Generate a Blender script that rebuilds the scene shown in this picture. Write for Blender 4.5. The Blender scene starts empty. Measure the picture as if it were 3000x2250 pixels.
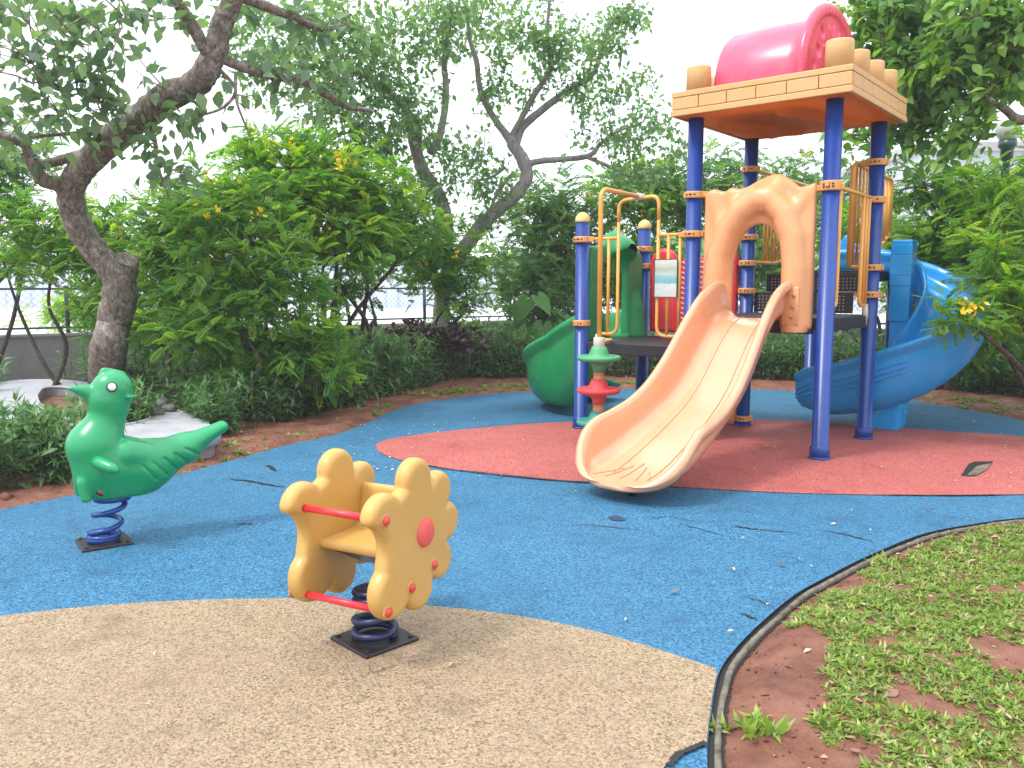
import bpy, math, random
import numpy as np
from mathutils import Matrix, Vector
from mathutils.geometry import tessellate_polygon

rng = np.random.default_rng(7)
random.seed(7)
SC = bpy.context.scene
COL = SC.collection

# ------------------------------------------------------------------ camera
FPX, PITCH, EYE = 2430.0, math.atan(285 / 2430), 1.4
cam = bpy.data.cameras.new("camera")
cam.sensor_width = 36.0
cam.lens = 36.0 * FPX / 3000.0
cam.clip_end = 2000
cam.clip_start = 0.05
cam_o = bpy.data.objects.new("camera", cam)
cam_o.location = (0, 0, EYE)
cam_o.rotation_euler = (math.pi / 2 - PITCH, 0, 0)
COL.objects.link(cam_o)
SC.camera = cam_o

# ------------------------------------------------------------------ sky and sun (bright overcast)
SUN_EL, SUN_AZ = math.radians(58), math.radians(-118)      # azimuth from +Y towards +X
world = bpy.data.worlds.new("World")
SC.world = world
world.use_nodes = True
nt = world.node_tree
nt.nodes.clear()
out = nt.nodes.new("ShaderNodeOutputWorld")
sky = nt.nodes.new("ShaderNodeTexSky")
sky.sky_type = 'NISHITA'
sky.sun_disc = False
sky.sun_elevation = SUN_EL
sky.sun_rotation = SUN_AZ
bg1 = nt.nodes.new("ShaderNodeBackground")
bg1.inputs[1].default_value = 0.05
nt.links.new(sky.outputs[0], bg1.inputs[0])
# the overcast layer: thick even cloud, a little brighter overhead
tc = nt.nodes.new("ShaderNodeTexCoord")
cn = nt.nodes.new("ShaderNodeTexNoise")
cn.inputs['Scale'].default_value = 2.2
cn.inputs['Detail'].default_value = 5
nt.links.new(tc.outputs['Generated'], cn.inputs['Vector'])
cr = nt.nodes.new("ShaderNodeValToRGB")
cr.color_ramp.elements[0].position = 0.3
cr.color_ramp.elements[0].color = (0.86, 0.88, 0.92, 1)
cr.color_ramp.elements[1].position = 0.7
cr.color_ramp.elements[1].color = (1, 1, 1, 1)
nt.links.new(cn.outputs['Fac'], cr.inputs[0])
# overcast skies are darker towards the horizon than overhead
sx = nt.nodes.new("ShaderNodeSeparateXYZ")
nt.links.new(tc.outputs['Generated'], sx.inputs[0])
gr_ = nt.nodes.new("ShaderNodeMapRange")
gr_.inputs['From Min'].default_value = 0.0
gr_.inputs['From Max'].default_value = 1.0
gr_.inputs['To Min'].default_value = 0.66
gr_.inputs['To Max'].default_value = 1.36
nt.links.new(sx.outputs[2], gr_.inputs[0])
bg2 = nt.nodes.new("ShaderNodeBackground")
nt.links.new(gr_.outputs[0], bg2.inputs[1])
nt.links.new(cr.outputs[0], bg2.inputs[0])
add = nt.nodes.new("ShaderNodeAddShader")
nt.links.new(bg1.outputs[0], add.inputs[0])
nt.links.new(bg2.outputs[0], add.inputs[1])
nt.links.new(add.outputs[0], out.inputs[0])

sun = bpy.data.lights.new("sun", 'SUN')
sun.energy = 1.5
sun.angle = math.radians(12)
sun.color = (1, 0.96, 0.9)
sun_o = bpy.data.objects.new("sun", sun)
sd = Vector((math.sin(SUN_AZ) * math.cos(SUN_EL), math.cos(SUN_AZ) * math.cos(SUN_EL), math.sin(SUN_EL)))
sun_o.rotation_euler = sd.to_track_quat('Z', 'Y').to_euler()
sun_o.location = (0, 0, 20)
COL.objects.link(sun_o)

SC.view_settings.view_transform = 'Standard'
SC.view_settings.look = 'None'
SC.view_settings.gamma = 1
SC.view_settings.use_curve_mapping = False
SC.view_settings.exposure = 0.92
SC.cycles.use_denoising = True
SC.cycles.max_bounces = 8
SC.cycles.diffuse_bounces = 4
SC.cycles.glossy_bounces = 3
SC.cycles.transmission_bounces = 4
SC.cycles.transparent_max_bounces = 8

# ------------------------------------------------------------------ measured rays of the photograph's camera
_R = np.array([1.0, 0, 0])
_U = np.array([0, math.sin(PITCH), math.cos(PITCH)])
_W = np.array([0, math.cos(PITCH), -math.sin(PITCH)])
_C = np.array([0, 0, EYE])


def ray(x, y):
    return _W * FPX + _R * (x - 1500) - _U * (y - 1125)


def G(x, y, z=0.0):
    r = ray(x, y)
    return _C + r * ((z - EYE) / r[2])


def D(x, y, Y):
    r = ray(x, y)
    return _C + r * (Y / r[1])


# ------------------------------------------------------------------ object helpers
def fresh_mesh(name, V, F, tint=None, smooth=True):
    V = np.asarray(V, dtype=np.float32)
    me = bpy.data.meshes.new(name)
    if isinstance(F, np.ndarray):
        k = F.shape[1]
        nf = F.shape[0]
        me.vertices.add(len(V))
        me.vertices.foreach_set("co", V.ravel())
        me.loops.add(nf * k)
        me.loops.foreach_set("vertex_index", F.astype(np.int32).ravel())
        me.polygons.add(nf)
        me.polygons.foreach_set("loop_start", np.arange(0, nf * k, k, dtype=np.int32))
        me.update(calc_edges=True)
        me.validate()
    else:
        me.from_pydata([tuple(map(float, p)) for p in V], [], [tuple(map(int, f)) for f in F])
        me.update()
    if smooth:
        me.polygons.foreach_set("use_smooth", np.ones(len(me.polygons), dtype=bool))
    if tint is not None:
        at = me.attributes.new("tint", 'FLOAT', 'FACE')
        at.data.foreach_set("value", np.asarray(tint, dtype=np.float32))
    return me


def put(name, me, mat=None, parent=None, tag=None):
    o = bpy.data.objects.new(name, me)
    if me is not None and mat is not None and len(me.materials) == 0:
        me.materials.append(mat)
    COL.objects.link(o)
    if parent is not None:
        o.parent = parent
        if parent.get("world_parts"):
            o.matrix_parent_inverse = parent.matrix_basis.inverted()
    if tag:
        for k, v in tag.items():
            o[k] = v
    return o


def mobj(name, VF, mat, parent=None, smooth=True, tint=None, **tag):
    return put(name, fresh_mesh(name, VF[0], VF[1], tint, smooth), mat, parent, tag)


def thing(name, label, cat, loc, rz=0.0, group=None, local=False):
    o = bpy.data.objects.new(name, None)
    o.empty_display_size = 0.2
    o.location = tuple(float(t) for t in loc)
    o.rotation_euler = (0, 0, rz)
    o.matrix_basis = Matrix.Translation(o.location) @ Matrix.Rotation(rz, 4, 'Z')
    COL.objects.link(o)
    o['label'] = label
    o['category'] = cat
    if group:
        o['group'] = group
    if not local:
        o['world_parts'] = 1
    return o


def join(*vf):
    V, F, n = [], [], 0
    for v, f in vf:
        v = np.asarray(v, float)
        V.append(v)
        F += [tuple(int(i) + n for i in q) for q in f]
        n += len(v)
    return np.vstack(V), F


def box(x0, x1, y0, y1, z0, z1, c=0.0):
    """box with chamfered edges (c = chamfer)"""
    if c <= 0:
        V = [(x, y, z) for z in (z0, z1) for y in (y0, y1) for x in (x0, x1)]
        F = [(0, 2, 3, 1), (4, 5, 7, 6), (0, 1, 5, 4), (2, 6, 7, 3), (0, 4, 6, 2), (1, 3, 7, 5)]
        return np.array(V, float), F
    import bmesh
    bm = bmesh.new()
    V = [bm.verts.new((x, y, z)) for z in (z0, z1) for y in (y0, y1) for x in (x0, x1)]
    for f in [(0, 2, 3, 1), (4, 5, 7, 6), (0, 1, 5, 4), (2, 6, 7, 3), (0, 4, 6, 2), (1, 3, 7, 5)]:
        bm.faces.new([V[i] for i in f])
    bmesh.ops.bevel(bm, geom=bm.edges[:], offset=c, segments=2, affect='EDGES', profile=0.5)
    bm.verts.index_update()
    r = (np.array([v.co[:] for v in bm.verts]), [tuple(v.index for v in f.verts) for f in bm.faces])
    bm.free()
    return r


def xform(vf, M):
    M = np.array(M)
    return vf[0] @ M[:3, :3].T + M[:3, 3], vf[1]


def smooth_line(P, n=8):
    P = np.asarray(P, float)
    if len(P) < 3:
        return P
    Q = np.vstack([2 * P[0] - P[1], P, 2 * P[-1] - P[-2]])
    o = []
    for i in range(1, len(Q) - 2):
        p0, p1, p2, p3 = Q[i - 1:i + 3]
        for t in np.linspace(0, 1, n, endpoint=False):
            o.append(0.5 * ((2 * p1) + (-p0 + p2) * t + (2 * p0 - 5 * p1 + 4 * p2 - p3) * t * t + (-p0 + 3 * p1 - 3 * p2 + p3) * t ** 3))
    o.append(P[-1])
    return np.array(o)


def round_line(P, r, n=5):
    """polyline with its corners rounded by radius r"""
    P = [np.asarray(p, float) for p in P]
    o = [P[0]]
    for i in range(1, len(P) - 1):
        a, b, c = P[i - 1:i + 2]
        u = (a - b) / np.linalg.norm(a - b)
        v = (c - b) / np.linalg.norm(c - b)
        d = min(r, np.linalg.norm(a - b) * .49, np.linalg.norm(c - b) * .49)
        for t in np.linspace(0, 1, n):
            o.append((1 - t) ** 2 * (b + u * d) + 2 * t * (1 - t) * b + t * t * (b + v * d))
    o.append(P[-1])
    return np.array(o)


def tube(P, r, n=10, caps=True, rough=0.0):
    P = np.asarray(P, float)
    m = len(P)
    r = np.broadcast_to(np.asarray(r, float), (m,)) if np.ndim(r) else np.full(m, float(r))
    T = np.gradient(P, axis=0)
    T /= np.linalg.norm(T, axis=1)[:, None] + 1e-12
    ref = np.array([0, 0, 1.0]) if abs(T[0][2]) < .9 else np.array([1.0, 0, 0])
    N = np.cross(T[0], ref)
    N /= np.linalg.norm(N)
    V = []
    ang = np.linspace(0, 2 * math.pi, n, endpoint=False)
    for i in range(m):
        N = N - T[i] * (N @ T[i])
        N /= np.linalg.norm(N) + 1e-12
        B = np.cross(T[i], N)
        rr = r[i] * (1 + (rough * rng.normal(size=n) if rough else 0))
        V.append(P[i] + (np.cos(ang) * rr)[:, None] * N + (np.sin(ang) * rr)[:, None] * B)
    V = np.vstack(V)
    F = [(i * n + j, i * n + (j + 1) % n, (i + 1) * n + (j + 1) % n, (i + 1) * n + j) for i in range(m - 1) for j in range(n)]
    if caps:
        F.append(tuple(range(n - 1, -1, -1)))
        F.append(tuple(range((m - 1) * n, m * n)))
    return V, F


def lathe(prof, c=(0, 0, 0), n=28):
    """profile [(r,z)] turned round z"""
    prof = np.asarray(prof, float)
    ang = np.linspace(0, 2 * math.pi, n, endpoint=False)
    V = np.vstack([np.c_[r * np.cos(ang), r * np.sin(ang), np.full(n, z)] for r, z in prof]) + np.array(c)
    m = len(prof)
    F = [(i * n + j, i * n + (j + 1) % n, (i + 1) * n + (j + 1) % n, (i + 1) * n + j) for i in range(m - 1) for j in range(n)]
    F.append(tuple(range(n - 1, -1, -1)))
    F.append(tuple(range((m - 1) * n, m * n)))
    return V, F


def poly_sheet(P, z, depth=0.0):
    """flat sheet with outline P (xy); with depth it gets side faces going down"""
    P = np.asarray(P, float)[:, :2]
    tri = tessellate_polygon([[Vector((p[0], p[1], 0)) for p in P]])
    area = 0.5 * np.sum(P[:, 0] * np.roll(P[:, 1], -1) - P[:, 1] * np.roll(P[:, 0], -1))
    n = len(P)
    V = np.c_[P, np.full(n, z)]
    F = []
    for t in tri:
        a, b, c = (P[i] for i in t)
        cr_ = (b[0] - a[0]) * (c[1] - a[1]) - (b[1] - a[1]) * (c[0] - a[0])
        F.append(tuple(t) if cr_ > 0 else tuple(t[::-1]))
    if depth:
        V = np.vstack([V, np.c_[P, np.full(n, z - depth)]])
        for i in range(n):
            j = (i + 1) % n
            q = (i, n + i, n + j, j)
            F.append(q if area > 0 else q[::-1])
    return V, F


def inside(P, X):
    """points X (n,2) in polygon P"""
    P = np.asarray(P)[:, :2]
    r = np.zeros(len(X), bool)
    j = len(P) - 1
    for i in range(len(P)):
        a, b = P[i], P[j]
        c = ((a[1] > X[:, 1]) != (b[1] > X[:, 1])) & (X[:, 0] < (b[0] - a[0]) * (X[:, 1] - a[1]) / (b[1] - a[1] + 1e-12) + a[0])
        r ^= c
        j = i
    return r


def dist_line(L, X):
    """distance from points X (n,2) to polyline L"""
    L = np.asarray(L)[:, :2]
    d = np.full(len(X), 1e9)
    for a, b in zip(L[:-1], L[1:]):
        ab = b - a
        t = np.clip(((X - a) @ ab) / (ab @ ab + 1e-12), 0, 1)
        d = np.minimum(d, np.linalg.norm(X - a - t[:, None] * ab, axis=1))
    return d


_perm = rng.random((64, 64))


def vnoise(X, f):
    x = X[:, 0] * f + 1000.3
    y = X[:, 1] * f + 1000.7
    xi, yi = np.floor(x).astype(int), np.floor(y).astype(int)
    u, v = x - xi, y - yi
    u, v = u * u * (3 - 2 * u), v * v * (3 - 2 * v)
    g = lambda i, j: _perm[i % 64, j % 64]
    return (g(xi, yi) * (1 - u) + g(xi + 1, yi) * u) * (1 - v) + (g(xi, yi + 1) * (1 - u) + g(xi + 1, yi + 1) * u) * v


def fbm(X, f, o=4):
    return sum(vnoise(X, f * 2 ** k) * .5 ** k for k in range(o)) / sum(.5 ** k for k in range(o))


# ---- solid modelling with distance fields: naive surface nets
def isosurf(f, lo, hi, h):
    lo, hi = np.array(lo, float), np.array(hi, float)
    n = np.ceil((hi - lo) / h).astype(int) + 1
    ax = [lo[i] + h * np.arange(n[i]) for i in range(3)]
    X, Y, Z = np.meshgrid(*ax, indexing='ij')
    v = f(X, Y, Z)
    s = v < 0
    cx, cy, cz = (k - 1 for k in v.shape)
    acc = np.zeros((cx, cy, cz, 3))
    cnt = np.zeros((cx, cy, cz))
    cor = [(i, j, k) for i in (0, 1) for j in (0, 1) for k in (0, 1)]
    for a in cor:
        for b in cor:
            if sum(abs(p - q) for p, q in zip(a, b)) != 1 or a > b:
                continue
            sa = v[a[0]:a[0] + cx, a[1]:a[1] + cy, a[2]:a[2] + cz]
            sb = v[b[0]:b[0] + cx, b[1]:b[1] + cy, b[2]:b[2] + cz]
            m = (sa < 0) != (sb < 0)
            t = np.where(m, sa / np.where(m, sa - sb, 1), 0)
            for d in range(3):
                acc[..., d] += np.where(m, a[d] + t * (b[d] - a[d]), 0)
            cnt += m
    act = cnt > 0
    idx = -np.ones((cx, cy, cz), int)
    idx[act] = np.arange(act.sum())
    ii = np.argwhere(act)
    V = lo + h * (ii + acc[act] / cnt[act][:, None])
    F = []
    for d in range(3):
        e1, e2 = [(1, 2), (2, 0), (0, 1)][d]
        sl0 = [slice(None)] * 3
        sl1 = [slice(None)] * 3
        sl0[d] = slice(0, -1)
        sl1[d] = slice(1, None)
        ch = s[tuple(sl0)] != s[tuple(sl1)]
        for flip in (False, True):
            m = ch & (s[tuple(sl0)] != flip)
            p = np.argwhere(m)
            p = p[(p[:, e1] > 0) & (p[:, e2] > 0) & (p[:, e1] < v.shape[e1] - 1) & (p[:, e2] < v.shape[e2] - 1)]
            if not len(p):
                continue
            E1 = np.eye(3, dtype=int)[e1]
            E2 = np.eye(3, dtype=int)[e2]
            q = [p - E1 - E2, p - E2, p, p - E1]
            q = np.stack([idx[tuple(k.T)] for k in q], 1)
            F.append(q[:, ::-1] if flip else q)
    F = np.vstack(F)
    return V, F[(F >= 0).all(1)]


def smin(a, b, k):
    h = np.clip(.5 + .5 * (b - a) / k, 0, 1)
    return b * (1 - h) + a * h - k * h * (1 - h)


def smax(a, b, k):
    return -smin(-a, -b, k)


def cone(X, Y, Z, a, b, ra, rb, sy=1.0):
    a, b = np.array(a, float), np.array(b, float)
    ab = b - a
    px, py, pz = X - a[0], (Y - a[1]), Z - a[2]
    t = np.clip((px * ab[0] + py * ab[1] + pz * ab[2]) / (ab @ ab + 1e-12), 0, 1)
    return np.sqrt((px - t * ab[0]) ** 2 + ((py - t * ab[1]) * sy) ** 2 + (pz - t * ab[2]) ** 2) - (ra + (rb - ra) * t)


def extrude_sdf(d2, w, t, r):
    """rounded extrusion of 2-D distance d2 along w, half thickness t, edge radius r"""
    qx, qy = d2 + r, np.abs(w) - t + r
    return np.minimum(np.maximum(qx, qy), 0) + np.sqrt(np.maximum(qx, 0) ** 2 + np.maximum(qy, 0) ** 2) - r


# ------------------------------------------------------------------ materials
def _new(name):
    m = bpy.data.materials.new(name)
    m.use_nodes = True
    t = m.node_tree
    b = t.nodes["Principled BSDF"]
    return m, t, b


def _noise(t, vec, scale, detail=4, rough=.55):
    n = t.nodes.new("ShaderNodeTexNoise")
    n.inputs['Scale'].default_value = scale
    n.inputs['Detail'].default_value = detail
    n.inputs['Roughness'].default_value = rough
    t.links.new(vec, n.inputs['Vector'])
    return n.outputs['Fac']


def _ramp(t, fac, stops):
    r = t.nodes.new("ShaderNodeValToRGB")
    e = r.color_ramp.elements
    while len(e) < len(stops):
        e.new(.5)
    for i, (p, c) in enumerate(stops):
        e[i].position = p
        e[i].color = (*c, 1) if len(c) == 3 else c
    t.links.new(fac, r.inputs[0])
    return r.outputs[0]


def _mix(t, fac, a, b, mode='MIX'):
    m = t.nodes.new("ShaderNodeMix")
    m.data_type = 'RGBA'
    m.blend_type = mode
    for s, v in ((m.inputs[0], fac), (m.inputs[6], a), (m.inputs[7], b)):
        if isinstance(v, (int, float)):
            s.default_value = v
        elif isinstance(v, tuple):
            s.default_value = (*v, 1)
        else:
            t.links.new(v, s)
    return m.outputs[2]


def _bump(t, b, h, strength, dist):
    n = t.nodes.new("ShaderNodeBump")
    n.inputs['Strength'].default_value = strength
    n.inputs['Distance'].default_value = dist
    t.links.new(h, n.inputs['Height'])
    t.links.new(n.outputs[0], b.inputs['Normal'])


def plastic(name, col, rough=.36, dirt=.25, fade=.12, grain=True):
    """moulded playground plastic: faint fading, thin dirt, fine orange-peel"""
    col = tuple(.86 * x for x in col)
    m, t, b = _new(name)
    tcn = t.nodes.new("ShaderNodeTexCoord")
    v = tcn.outputs['Object']
    big = _noise(t, v, 3.5, 3)
    lite = tuple(min(1, c + fade * (.6 * c + .25 * (1 - c))) for c in col)
    c1 = _ramp(t, big, [(.35, col), (.7, lite)])
    dn = _noise(t, v, 14, 6, .7)
    df = _ramp(t, dn, [(.52, (0, 0, 0)), (.78, (dirt, dirt, dirt))])
    c2 = _mix(t, df, c1, tuple(c * .45 + .03 for c in col))
    t.links.new(c2, b.inputs['Base Color'])
    rr = _ramp(t, _noise(t, v, 9, 5), [(.3, (rough * .8,) * 3), (.75, (min(1, rough * 1.5),) * 3)])
    t.links.new(rr, b.inputs['Roughness'])
    if grain:
        _bump(t, b, _noise(t, v, 160, 2), .06, .004)
    return m


def paint(name, col, rough=.4, chips=None):
    m, t, b = _new(name)
    v = t.nodes.new("ShaderNodeTexCoord").outputs['Object']
    c = _ramp(t, _noise(t, v, 6, 5), [(.3, tuple(x * .82 for x in col)), (.7, col)])
    if chips:
        f = _ramp(t, _noise(t, v, 26, 6, .7), [(.70, (0, 0, 0)), (.74, (.8, .8, .8))])
        c = _mix(t, f, c, chips)
    t.links.new(c, b.inputs['Base Color'])
    b.inputs['Roughness'].default_value = rough
    _bump(t, b, _noise(t, v, 90, 3), .08, .003)
    return m


def granules(name, cols, scale=150.0, stain=(.5, .5, .5), stain_amt=.3):
    """bonded rubber crumb: each granule its own shade, fine relief, blotchy wear"""
    cols = [(p, tuple(.80 * x for x in c)) for p, c in cols]
    stain = tuple(.8 * x for x in stain)
    m, t, b = _new(name)
    v = t.nodes.new("ShaderNodeTexCoord").outputs['Object']
    vo = t.nodes.new("ShaderNodeTexVoronoi")
    vo.inputs['Scale'].default_value = scale
    t.links.new(v, vo.inputs['Vector'])
    sep = t.nodes.new("ShaderNodeSeparateColor")
    t.links.new(vo.outputs['Color'], sep.inputs[0])
    c = _ramp(t, sep.outputs[0], cols)
    # clusters of grains a little coarser, so that it still reads further off
    c2 = _mix(t, _ramp(t, _noise(t, v, scale * .62, 3, .8), [(.44, (0, 0, 0)), (.58, (.6, .6, .6))]), c, cols[-1][1])
    w1 = _ramp(t, _noise(t, v, 1.3, 5, .6), [(.38, (0, 0, 0)), (.72, (stain_amt,) * 3)])
    c3 = _mix(t, w1, c2, stain, 'MIX')
    w2 = _ramp(t, _noise(t, v, 7, 5, .65), [(.5, (0, 0, 0)), (.8, (stain_amt * .8,) * 3)])
    c4 = _mix(t, w2, c3, tuple(x * .55 for x in cols[1][1]))
    # years of sun and feet: broad faded patches and small dark scuffs
    w3 = _ramp(t, _noise(t, v, .42, 4, .6), [(.42, (0, 0, 0)), (.70, (.24, .24, .24))])
    c4 = _mix(t, w3, c4, tuple(min(1, .85 * x + .045) for x in cols[2][1]))
    w4 = _ramp(t, _noise(t, v, 2.6, 7, .72), [(.56, (0, 0, 0)), (.74, (.5, .5, .5))])
    c4 = _mix(t, w4, c4, tuple(x * .42 + .01 for x in cols[1][1]))
    t.links.new(c4, b.inputs['Base Color'])
    b.inputs['Roughness'].default_value = .72
    b.inputs['Specular IOR Level'].default_value = .35
    inv = t.nodes.new("ShaderNodeMath")
    inv.operation = 'SUBTRACT'
    inv.inputs[0].default_value = 1
    t.links.new(vo.outputs['Distance'], inv.inputs[1])
    _bump(t, b, inv.outputs[0], .5, .006)
    return m


def leafmat(name, dark, mid, light, rough=.42, trans=.35):
    m, t, b = _new(name)
    at = t.nodes.new("ShaderNodeAttribute")
    at.attribute_name = "tint"
    c = _ramp(t, at.outputs['Fac'], [(0.05, dark), (.5, mid), (.95, light)])
    t.links.new(c, b.inputs['Base Color'])
    b.inputs['Roughness'].default_value = rough
    b.inputs['Specular IOR Level'].default_value = .4
    tr = t.nodes.new("ShaderNodeBsdfTranslucent")
    tcol = _mix(t, 1.0, c, (1.25, 1.35, .6), 'MULTIPLY')
    t.links.new(tcol, tr.inputs[0])
    mx = t.nodes.new("ShaderNodeMixShader")
    mx.inputs[0].default_value = trans
    t.links.new(b.outputs[0], mx.inputs[1])
    t.links.new(tr.outputs[0], mx.inputs[2])
    t.links.new(mx.outputs[0], t.nodes["Material Output"].inputs[0])
    return m


def bark(name, dark, light, lichen=(.34, .34, .31), amt=.5):
    m, t, b = _new(name)
    tcn = t.nodes.new("ShaderNodeTexCoord")
    mp = t.nodes.new("ShaderNodeMapping")
    mp.inputs['Scale'].default_value = (1, 1, .35)
    t.links.new(tcn.outputs['Object'], mp.inputs[0])
    v = mp.outputs[0]
    n1 = _noise(t, v, 34, 7, .72)
    c = _ramp(t, n1, [(.34, dark), (.66, light)])
    f = _ramp(t, _noise(t, tcn.outputs['Object'], 11, 6, .75), [(.52, (0, 0, 0)), (.62, (amt,) * 3)])
    c = _mix(t, f, c, lichen)
    t.links.new(c, b.inputs['Base Color'])
    b.inputs['Roughness'].default_value = .9
    _bump(t, b, n1, .9, .02)
    return m


def ground_mat(name, stops, scale=6, bump=.6, rough=.9):
    m, t, b = _new(name)
    v = t.nodes.new("ShaderNodeTexCoord").outputs['Object']
    n = _noise(t, v, scale, 9, .68)
    c = _ramp(t, n, stops)
    n2 = _noise(t, v, 90, 4, .7)
    c = _mix(t, .35, c, _ramp(t, n2, [(.3, (.25, .25, .25)), (.7, (1.0, 1.0, 1.0))]), 'MULTIPLY')
    t.links.new(c, b.inputs['Base Color'])
    r = _ramp(t, _noise(t, v, 3.1, 4), [(.35, (.45,) * 3), (.6, (rough,) * 3)])
    t.links.new(r, b.inputs['Roughness'])
    _bump(t, b, n2, bump, .012)
    return m


ORANGE = (.80, .36, .11)
M = dict(
    orange=plastic("orange_plastic", (.76, .36, .195), .20, .08, .08),
    arch_orange=plastic("arch_orange_plastic", (.80, .37, .16), .28, .12, .08),
    roof=plastic("sand_plastic", (.68, .405, .16), .45, .25, .08),
    roof_top=plastic("roof_top_plastic", (.68, .405, .16), .45, .2, .08),
    under=plastic("roof_underside_plastic", (.88, .36, .055), .35, .5, .05),
    pink=plastic("red_barrel_plastic", (.84, .07, .15), .26, .05),
    red=plastic("red_plastic", (.72, .015, .035), .38, .1),
    green=plastic("green_plastic", (.004, .27, .075), .34, .12),
    duck=plastic("duck_green_plastic", (.004, .31, .11), .26, .3),
    discgreen=plastic("faded_green_plastic", (.06, .36, .15), .5, .35),
    discteal=plastic("teal_plastic", (.03, .30, .24), .5, .35),
    discred=plastic("red_disc_plastic", (.72, .055, .06), .5, .25),
    spacer=plastic("worn_orange_plastic", (.62, .27, .12), .55, .45),
    blue=plastic("blue_slide_plastic", (.008, .34, .80), .2, .12),
    flower=plastic("yellow_plastic", (.60, .355, .088), .36, .22, .06),
    button=plastic("pink_plastic", (.75, .10, .09), .5, .2),
    bolt=plastic("red_bolt_plastic", (.62, .05, .02), .3, .1),
    redbar=paint("red_painted_bar", (.75, .03, .045), .35),
    post=paint("blue_post_paint", (.007, .045, .25), .34, (.16, .15, .20)),
    spring=paint("blue_spring_paint", (.006, .045, .24), .28),
    springd=paint("dark_blue_spring_paint", (.012, .018, .075), .35, (.05, .045, .04)),
    yellow=paint("yellow_rail_paint", (.78, .38, .075), .42, None),
    clamp=plastic("clamp_plastic", (.72, .33, .09), .5, .5),
    cap=plastic("cream_cap_plastic", (.82, .60, .22), .6, .25),
    deck=paint("dark_deck_coating", (.018, .017, .022), .5, (.06, .055, .06)),
    plate=paint("black_base_plate", (.025, .02, .025), .42, (.07, .04, .025)),
    tape=paint("grey_tape", (.55, .51, .45), .8),
    white=paint("white_plastic", (.78, .74, .70), .4),
    torn=paint("torn_rubber", (.008, .035, .085), .8),
    dark=paint("dark_void", (.012, .011, .012), .6),
    steel=paint("steel_bolt", (.42, .36, .32), .4),
    concrete=ground_mat("concrete", [(.3, (.30, .30, .29)), (.7, (.46, .46, .45))], 5, .3),
    wallconc=ground_mat("wall_concrete", [(.25, (.20, .21, .22)), (.75, (.36, .37, .38))], 2.2, .3),
    kerbconc=ground_mat("kerb_concrete", [(.3, (.05, .042, .03)), (.5, (.16, .14, .10)), (.75, (.30, .27, .21))], 16, .5),
    pale=ground_mat("pale_terrazzo", [(.3, (.36, .36, .39)), (.7, (.48, .48, .52))], 8, .2),
    soil=ground_mat("red_soil", [(.28, (.085, .03, .018)), (.45, (.20, .073, .042)), (.60, (.29, .12, .075)), (.8, (.38, .21, .15))], 4.2, 1.0),
    rock=ground_mat("grey_rock", [(.3, (.09, .09, .085)), (.7, (.26, .25, .23))], 9, .8),
    plaza=ground_mat("white_paving", [(.3, (.66, .66, .67)), (.7, (.76, .76, .77))], 2, .1),
    bldg=paint("grey_facade", (.42, .45, .47), .7),
    fence=paint("green_fence_paint", (.028, .085, .075), .45),
    lampmetal=paint("dark_green_lamp_paint", (.01, .045, .03), .35),
    globe=paint("white_globe", (.40, .43, .38), .3),
    mould=paint("mould_line_plastic", (.60, .29, .15), .4),
    glass=paint("grey_window_glass", (.22, .24, .26), .2),
    bark_near=bark("grey_bark", (.05, .038, .030), (.30, .25, .205), (.48, .47, .44), .6),
    bark_far=bark("pale_bark", (.15, .13, .12), (.36, .33, .31)),
    stem=bark("dark_stem_bark", (.028, .02, .014), (.085, .06, .042), amt=.15),
    blue_ground=granules("blue_rubber", [(.0, (.002, .03, .085)), (.3, (.008, .098, .215)), (.7, (.018, .158, .31)), (1, (.09, .29, .46))], 115, (.016, .115, .225), .5),
    red_ground=granules("red_rubber", [(.0, (.18, .028, .026)), (.35, (.40, .070, .062)), (.7, (.53, .115, .10)), (1, (.64, .22, .19))], 105, (.36, .068, .06), .4),
    tan_ground=granules("tan_rubber", [(.0, (.09, .056, .028)), (.28, (.225, .153, .084)), (.65, (.345, .250, .148)), (1, (.50, .395, .26))], 140, (.31, .205, .145), .4),
    leaf_near=leafmat("near_tree_leaf", (.085, .165, .11), (.145, .245, .15), (.23, .35, .17), .36, .48),
    leaf_far=leafmat("far_tree_leaf", (.085, .175, .095), (.15, .28, .125), (.26, .41, .16), .42, .54),
    leaf_right=leafmat("right_tree_leaf", (.075, .18, .06), (.15, .31, .075), (.36, .54, .09), .36, .5),
    leaf_cassia=leafmat("shrub_leaf", (.05, .15, .05), (.135, .31, .055), (.36, .52, .05), .5, .55),
    leaf_cassia2=leafmat("shrub_leaf_bright", (.08, .22, .045), (.19, .38, .04), (.46, .60, .04), .5, .56),
    leaf_dark=leafmat("dark_tree_leaf", (.06, .155, .075), (.125, .265, .095), (.27, .43, .11), .5, .52),
    hedge=leafmat("hedge_leaf", (.05, .13, .05), (.115, .245, .085), (.23, .38, .16), .34, .4),
    purple=leafmat("purple_leaf", (.04, .02, .025), (.09, .05, .055), (.18, .12, .12), .4, .2),
    taro=leafmat("taro_leaf", (.05, .16, .03), (.09, .24, .05), (.14, .30, .08), .4, .45),
    grass=leafmat("lawn_leaf", (.085, .165, .028), (.20, .305, .055), (.38, .46, .10), .36, .34),
    straw=leafmat("dry_blade", (.22, .15, .07), (.38, .29, .15), (.52, .44, .27), .7, .2),
    petal=leafmat("yellow_petal", (.62, .36, .005), (.78, .52, .012), (.85, .64, .04), .5, .3),
    litter=leafmat("fallen_leaf", (.13, .06, .04), (.34, .20, .13), (.62, .50, .36), .7, .1),
)


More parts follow.
